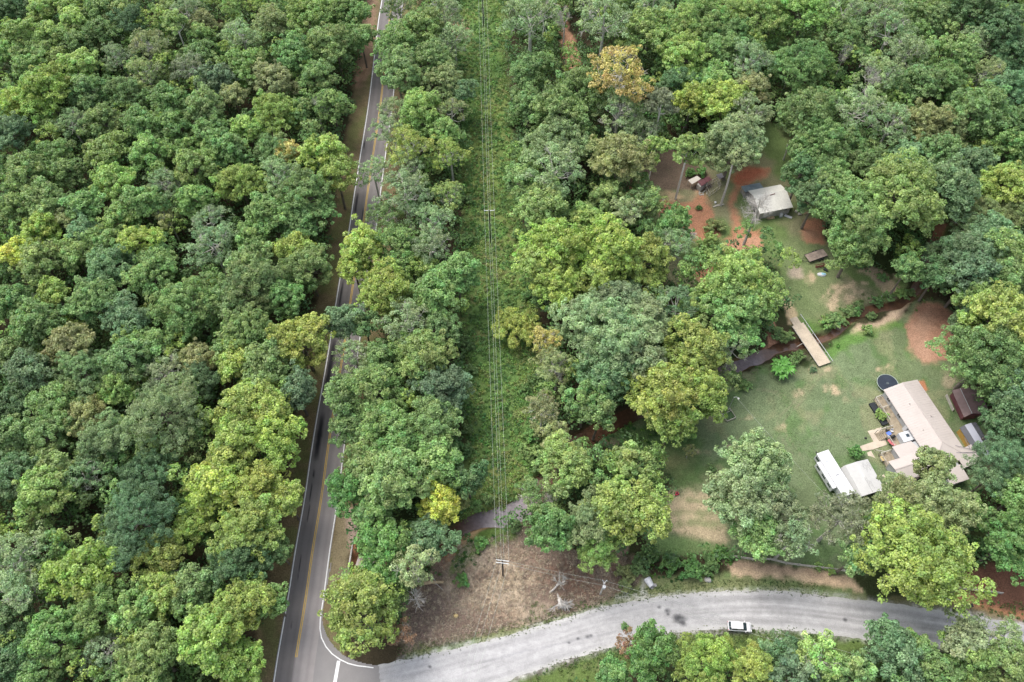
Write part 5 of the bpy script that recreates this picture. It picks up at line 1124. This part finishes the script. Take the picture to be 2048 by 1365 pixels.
junk("freezer", 1561, 433, .15, [(-.35, .35, -.35, .35, 0, .85), (-.37, .37, -.37, .37, .853, .95)], 'white', "white box-shaped freezer standing by the barn's front wall", "freezer")
junk("scrap_heap", 1576, 434, -.5, [(-1, 1, -.35, .35, 0, .18), (-.9, .2, -.25, .25, .183, .3)], 'white', "long white panels lying on the grass at the barn's right corner", "panel")
junk("plank_board", 1514, 441, .1, [(-.9, .9, -.12, .12, 0, .08), (-.8, .7, .2, .4, 0, .1)], 'deckrail', "grey boards lying below the barn's left front corner", "boards")
x, y = P(1599, 430); t = empty("barrel", (x, y, 0), 0, "pale cream barrel on the grass right of the barn", "barrel"); MB().tube([(-.4, 0, .3), (.4, .1, .3)], .32, 12).build("drum", M['coopwhite'], t)
junk("log_piece", 1615, 427, .35, [(-1.0, 1.0, -.2, .2, 0, .3), (-.8, .6, -.12, .15, .303, .42)], 'log', "short thick cut log on the dark ground right of the barn", "log")
junk("log_piece", 1592, 424, -.6, [(-.35, .35, -.3, .3, 0, .4), (-.2, .5, -.35, -.1, .403, .5)], 'shell', "small pale debris heap under the trees right of the barn", "debris")
x, y = P(1430, 407); t = empty("white_bucket", (x, y, 0), 0, "white bucket on the grass left of the leaning grey trunk", "bucket"); MB().tube([(0, 0, 0), (0, 0, .5)], [.25, .3], 12).build("bucket_body", M['white'], t)
junk("cut_wood", 1437, 412, .3, [(-1.6, 1.6, -.15, .15, 0, .2), (-.9, 1.2, .3, .45, 0, .15)], 'deckrail', "grey cut boards lying around the base of the grey trunk", "boards")

# ---- poultry pen
x, y = P(1418, 372); pn = empty("poultry_pen", (x, y, 0), math.radians(33), "long poultry pen with maroon tin roofs and a wire-covered run", "poultry pen")
def lp(px, py, h): return L2(pn, px, py, h)
a = [lp(*q, 1.9) for q in ((1395, 363), (1408, 358), (1412, 367), (1403, 373))]; mb = MB(); mb.prism(a[::-1], 1.85, 1.92); r1_ = mb.build("roof", M['maroon'], pn)
a = [lp(*q, 1.8) for q in ((1408, 357), (1418, 353), (1424, 360), (1412, 366))]; mb = MB(); mb.prism(a[::-1], 1.72, 1.80); mb.build("roof", M['maroon'], pn)
a = [lp(*q, 1.7) for q in ((1432, 350), (1444, 346), (1448, 354), (1440, 359))]; mb = MB(); mb.prism(a[::-1], 1.62, 1.70); mb.build("roof", M['greytin'], pn)
c0 = [lp(*q, 1.6) for q in ((1411, 368), (1436, 354), (1442, 370), (1420, 386))]; mb = MB()
for i in range(4):
    p, q = c0[i], c0[(i+1) % 4]; mb.bar((*p, 1.6), (*q, 1.6), .07, .07); mb.bar((*p, .25), (*q, .25), .07, .07)
    for k in range(3): f = k / 3; xx, yy = p[0] + (q[0]-p[0])*f, p[1] + (q[1]-p[1])*f; mb.box(xx - .045, xx + .045, yy - .045, yy + .045, 0, 1.56)
mb.build("run_frame", M['deckrail'], pn); mb = MB()
for i in range(1, 7):
    f = i / 7
    for (p, q, r, s) in ((c0[0], c0[1], c0[3], c0[2]), (c0[0], c0[3], c0[1], c0[2])):
        u1 = (p[0] + (q[0]-p[0])*f, p[1] + (q[1]-p[1])*f); u2 = (r[0] + (s[0]-r[0])*f, r[1] + (s[1]-r[1])*f); mb.bar((*u1, 1.62), (*u2, 1.62), .02, .02)
mb.build("run_wire", M['greytin'], pn)
a = [lp(*q, 0) for q in ((1414, 385), (1424, 393), (1448, 378), (1446, 374))]; 
MB().box(-3.6, -2.2, -.2, 1.2, 0, 1.7).box(-1.9, -.4, .3, 1.3, 0, 1.6).build("hut_wall", M['barnwall'], pn)
x, y = P(1389, 363); t = empty("open_shelter", (x, y, 0), math.radians(30), "small open shelter with a cream-white roof left of the poultry pen", "shelter")
a = [L2(t, *q, 2.0) for q in ((1376, 361), (1394, 352), (1402, 358), (1384, 369))]; MB().prism(a[::-1], 1.95, 2.02).build("roof", M['coopwhite'], t)
for q in a: MB().box(q[0] * .9 - .05, q[0] * .9 + .05, q[1] * .9 - .05, q[1] * .9 + .05, 0, 1.94).build("post", M['deckrail'], t)
sr = random.Random(8); 
for k in range(9):
    px, py = sr.uniform(1398, 1422), sr.uniform(384, 391); x, y = P(px, py); o = MB().tube([(-.5, 0, .1), (.5, 0, .12)], .09, 6).build("stick", M['palebark']); o.location = (x, y, 0); o.rotation_euler = (0, 0, sr.uniform(0, 3)); o.scale = (sr.uniform(.6, 1.3),) * 3
    tag(o, "pale broken stick lying in the litter in front of the poultry pen", "stick", "sticks in front of the pen")

# ---- trunks of tall trees seen without crown
def trunk(px, py, tx, ty, h, r, lab, m_='polegrey'):
    a = P(px, py); b = P(tx, ty, h); o = MB().tube([(0, 0, -.5), ((b[0]-a[0])*.5 + .15, (b[1]-a[1])*.5, h*.5), (b[0]-a[0], b[1]-a[1], h)], [r, r*.8, r*.6], 7).build("bare_trunk", M[m_]); o.location = (*a, 0); return tag(o, lab, "tree trunk")
trunk(1441, 412, 1466, 325, 14, .34, "thick grey trunk rising from the grass right of the poultry pen into the dark crown")
trunk(1567, 320, 1575, 290, 5, .25, "short pale trunk at the shaded edge of the upper yard")
trunk(1364, 264, 1378, 225, 8, .16, "crooked grey trunk on the dark ground above the slender yellow tree")

# ---- flatbed trailer, rusty implement, pedal boat
x, y = P(1632, 511, .8); t = empty("flatbed_trailer", (x, y, 0), math.radians(22), "flatbed trailer with worn leaf-strewn boards half under the tree", "trailer")
mb = MB()
for k in range(9): mb.box(-2.6, 2.8, -1.15 + k * .26, -.92 + k * .26, .72, .8)
mb.build("bed", M['trailer'], t); MB().box(-2.65, 2.85, -1.26, -1.16, .6, .82).box(-2.65, 2.85, 1.21, 1.31, .6, .82).build("side_rail", M['black'], t)
MB().bar((-2.6, -1.1, .6), (-4.1, 0, .55), .1, .1).bar((-2.6, 1.1, .6), (-4.1, 0, .55), .1, .1).build("drawbar", M['black'], t)
for yy in (-1.45, 1.5):
    for xx in (.3, 1.2): MB().tube([(xx, yy - .1, .35), (xx, yy + .1, .35)], .35, 12).build("wheel", M['black'], t)
x, y = P(1641, 534); t = empty("farm_implement", (x, y, 0), math.radians(12), "rusty dark farm implement frame between trailer and blue boat", "implement")
MB().bar((-1.6, -.4, .5), (1.5, -.3, .5), .14, .14).bar((-1.4, .4, .55), (1.5, .5, .55), .14, .14).bar((-1.2, -.4, .5), (-1.3, .45, .55), .12, .12).bar((.8, -.4, .5), (.8, .5, .55), .12, .12).build("frame", M['rust'], t)
for k in range(7): MB().tube([(-1.2 + k * .4, -.1, .28), (-1.16 + k * .4, .1, .28)], .28, 10).build("disc", M['rust'], t)
x, y = P(1643, 550); t = empty("small_boat", (x, y, 0), math.radians(-6), "small white and faded blue boat upturned on the grass", "boat")
mb = MB(); sec = []
for i in range(9):
    f = -1 + i / 4; wq = .58 * math.sqrt(max(.06, 1 - abs(f) ** 2.6)); sec.append([(f * 1.1, s * wq, z * (1 - .3 * abs(f) ** 2)) for s, z in ((-1, .05), (-.75, .35), (0, .42), (.75, .35), (1, .05))])
for r0, r1 in zip(sec[:-1], sec[1:]):
    for k in range(4): mb.quad(r0[k], r1[k], r1[k+1], r0[k+1])
mb.quad(*sec[0]); mb.quad(*sec[-1][::-1]); mb.build("hull", M['white'], t); MB().prism([(-.1, -.3), (.85, -.25), (.9, .25), (-.1, .32)], .40, .455).build("seat_panel", M['lightblue'], t)
junk("feed_trough", 1651, 541, .9, [(-.3, .3, -.5, .5, 0, .4)], 'tarp', "small dark tub beside the blue boat", "tub")

# ---- white culvert pipe, fences, road-side bits
x, y = P(1298, 1167); t = empty("culvert_pipe", (x, y, 0), math.radians(118), "large white pipe end with dark mouth sticking out of the greenery by the gravel road", "culvert pipe")
mb = MB(); n_ = 18
for (r0, x0_, r1, x1_) in ((.55, -.9, .75, .9), (.70, .9, .5, -.9)):
    for k in range(n_):
        a, b = 2*math.pi*k/n_, 2*math.pi*(k+1)/n_; mb.quad((x0_, r0*math.cos(a), .55 + r0*math.sin(a)), (x1_, r1*math.cos(a), .55 + r1*math.sin(a)), (x1_, r1*math.cos(b), .55 + r1*math.sin(b)), (x0_, r0*math.cos(b), .55 + r0*math.sin(b)))
mb.build("pipe_wall", M['white'], t); MB().tube([(-.6, 0, .55), (-.58, 0, .55)], .5, 16).build("mouth", M['black'], t)
def fence(name, pts, h, rails, lab, m_, cat="fence", step=2.6, wd=.07, ht=.12):
    wp = [P(a, b) for a, b in pts]; o0 = wp[0]; t = empty(name, (*o0, 0), 0, lab, cat); k = 0
    for (a, b) in zip(wp[:-1], wp[1:]):
        a = np.array(a) - o0; b = np.array(b) - o0; L = np.linalg.norm(b - a); n = max(1, round(L / step)); mb = MB()
        for i in range(n):
            p, q = a + (b-a)*i/n, a + (b-a)*(i+1)/n
            for rz_ in rails: mb.bar((*p, rz_ * h + .04 * math.sin(i * 2.3 + rz_ * 9)), (*q, rz_ * h + .04 * math.sin((i + 1) * 1.7)), wd, ht)
        mb.build("rails", M[m_], t)
        for i in range(n + 1 if b is wp[-1] else n): p = a + (b-a)*i/n; MB().box(p[0]-.07, p[0]+.07, p[1]-.07, p[1]+.07, -.2, h + .12).build("post", M[m_], t)
    return t
fence("rail_fence", [(1460, 1114), (1505, 1121), (1538, 1120.5), (1572, 1129), (1620, 1135), (1690, 1144)], 1.2, (.3, .62, .95), "weathered pale split-rail fence above the bare bank beside the gravel road", 'polegrey')
fence("board_fence", [(1903, 1177), (1938, 1181), (1971, 1185)], 1.0, (.4, .9), "flat white board fence half hidden by the huge yellow-green tree", 'polegrey', step=2.4, ht=.3, wd=.12)
fence("board_fence", [(1975, 1185), (2002, 1189)], 1.0, (.4, .9), "short white board fence section at the right end of the brown bank", 'polegrey', step=2.4, ht=.3, wd=.12)
MB_ = MB().prism([(-1.4, -.1), (1.2, -.28), (1.3, .25), (-1.4, .08)], .1, .22).build("metal_sheet", M['galv']); MB_.location = (*P(1892, 1198), .0); MB_.rotation_euler = (0, 0, -.25); tag(MB_, "tapered pale metal sheet lying on the bank above the gravel road", "metal sheet")
x, y = P(1938, 1214); t = empty("mailbox", (x, y, 0), 0, "black mailbox on a post at the edge of the gravel road", "mailbox"); MB().box(-.05, .05, -.05, .05, 0, 1.0).build("post", M['black'], t); MB().box(-.2, .2, -.35, .35, 1.0, 1.35).build("box", M['black'], t, bevel=.05)
junk("rock_pile", 1900, 1187, .3, [(-.35, .3, -.3, .3, 0, .35), (-.1, .45, -.45, -.1, 0, .25)], 'rock', "pale rock on the red bank above the gravel road", "rock")
rr_ = random.Random(2)
for (px, py, s, lab) in ((1416, 1160, .5, "grey rock in the vines at the verge below the garden"), (1309, 1171, .3, "broken pale rock beside the white pipe"), (1304, 1176, .22, "smaller broken rock just below the white pipe"), (1765, 594, .25, "small white stone on the bare upper stream bank")):
    x, y = P(px, py); mb = MB().dome((0, 0, 0), 1, .8, .6, 8, 4); mb.v = [(v[0] * rr_.uniform(.8, 1.2), v[1] * rr_.uniform(.8, 1.2), v[2]) for v in mb.v]; o = mb.build("rock", M['rock']); o.location = (x, y, .0); o.scale = (s * 1.6,) * 3; tag(o, lab, "rock")
# fallen log with broken branch, hay clump, concrete wall with ditch
a, b = P(838, 1170), P(888, 1166); t = empty("fallen_log", (*a, 0), 0, "fallen pale log with broken branches at the left of the brush patch", "log")
MB().tube([(0, 0, .4), ((b[0]-a[0])*.5, (b[1]-a[1])*.5 + .2, .45), (b[0]-a[0], b[1]-a[1], .4)], [.42, .36, .25], 9).build("stem", M['log'], t)
MB().tube([(3.0, .4, .6), (3.9, -.5, 1.4), (4.8, -1.2, 1.0)], .05, 4).tube([(3.5, .3, .6), (2.6, 1.4, 1.3)], .05, 4).build("broken_branch", M['palebark'], t)
x, y = P(912, 1232); mb = MB().dome((0, 0, 0), .5, .45, .35, 10, 4); o = mb.build("straw_clump", M['straw']); o.location = (x, y, 0); tag(o, "small round straw-coloured clump on the brown brush patch", "straw clump")
a, b = P(706, 1083), P(693, 1165); t = empty("retaining_wall", (*a, 0), 0, "low grey concrete wall along the muddy ditch beside the paved road", "wall")
MB().bar((0, 0, .0), (b[0]-a[0], b[1]-a[1], .0), .3, .5).build("wall_face", M['rock'], t)
junk("wooden_crate", 699, 1148, .1, [(-.35, .35, -.3, .3, 0, .45)], 'log', "small tan block standing in the ditch at the concrete wall's end", "block")
# garden cart
x, y = P(1354, 987, .4); t = empty("garden_cart", (x, y, 0), .4, "small red push mower with dark handle at the corner of the straw garden", "mower")
MB().prism([(-.45, -.3), (.35, -.35), (.35, .35), (-.45, .3)], .15, .4).build("deck_housing", M['red'], t); MB().tube([(0, 0, .4), (0, 0, .62)], .17, 10).build("engine", M['black'], t)
MB().bar((.35, -.25, .3), (1.1, -.25, .95), .04, .04).bar((.35, .25, .3), (1.1, .25, .95), .04, .04).bar((1.1, -.27, .95), (1.1, .27, .95), .05, .05).build("handle", M['black'], t)
for a in (-.4, .35):
    for b in (-.36, .36): MB().tube([(a, b - .04, .13), (a, b + .04, .13)], .13, 10).build("wheel", M['black'], t)
x, y = P(1731, 877); o = MB().dome((0, 0, 0), .28, .28, .3, 10, 4).build("yard_ball", M['black']); o.location = (x, y, .02); tag(o, "small dark ball-like pot on the lawn left of the patio", "pot")
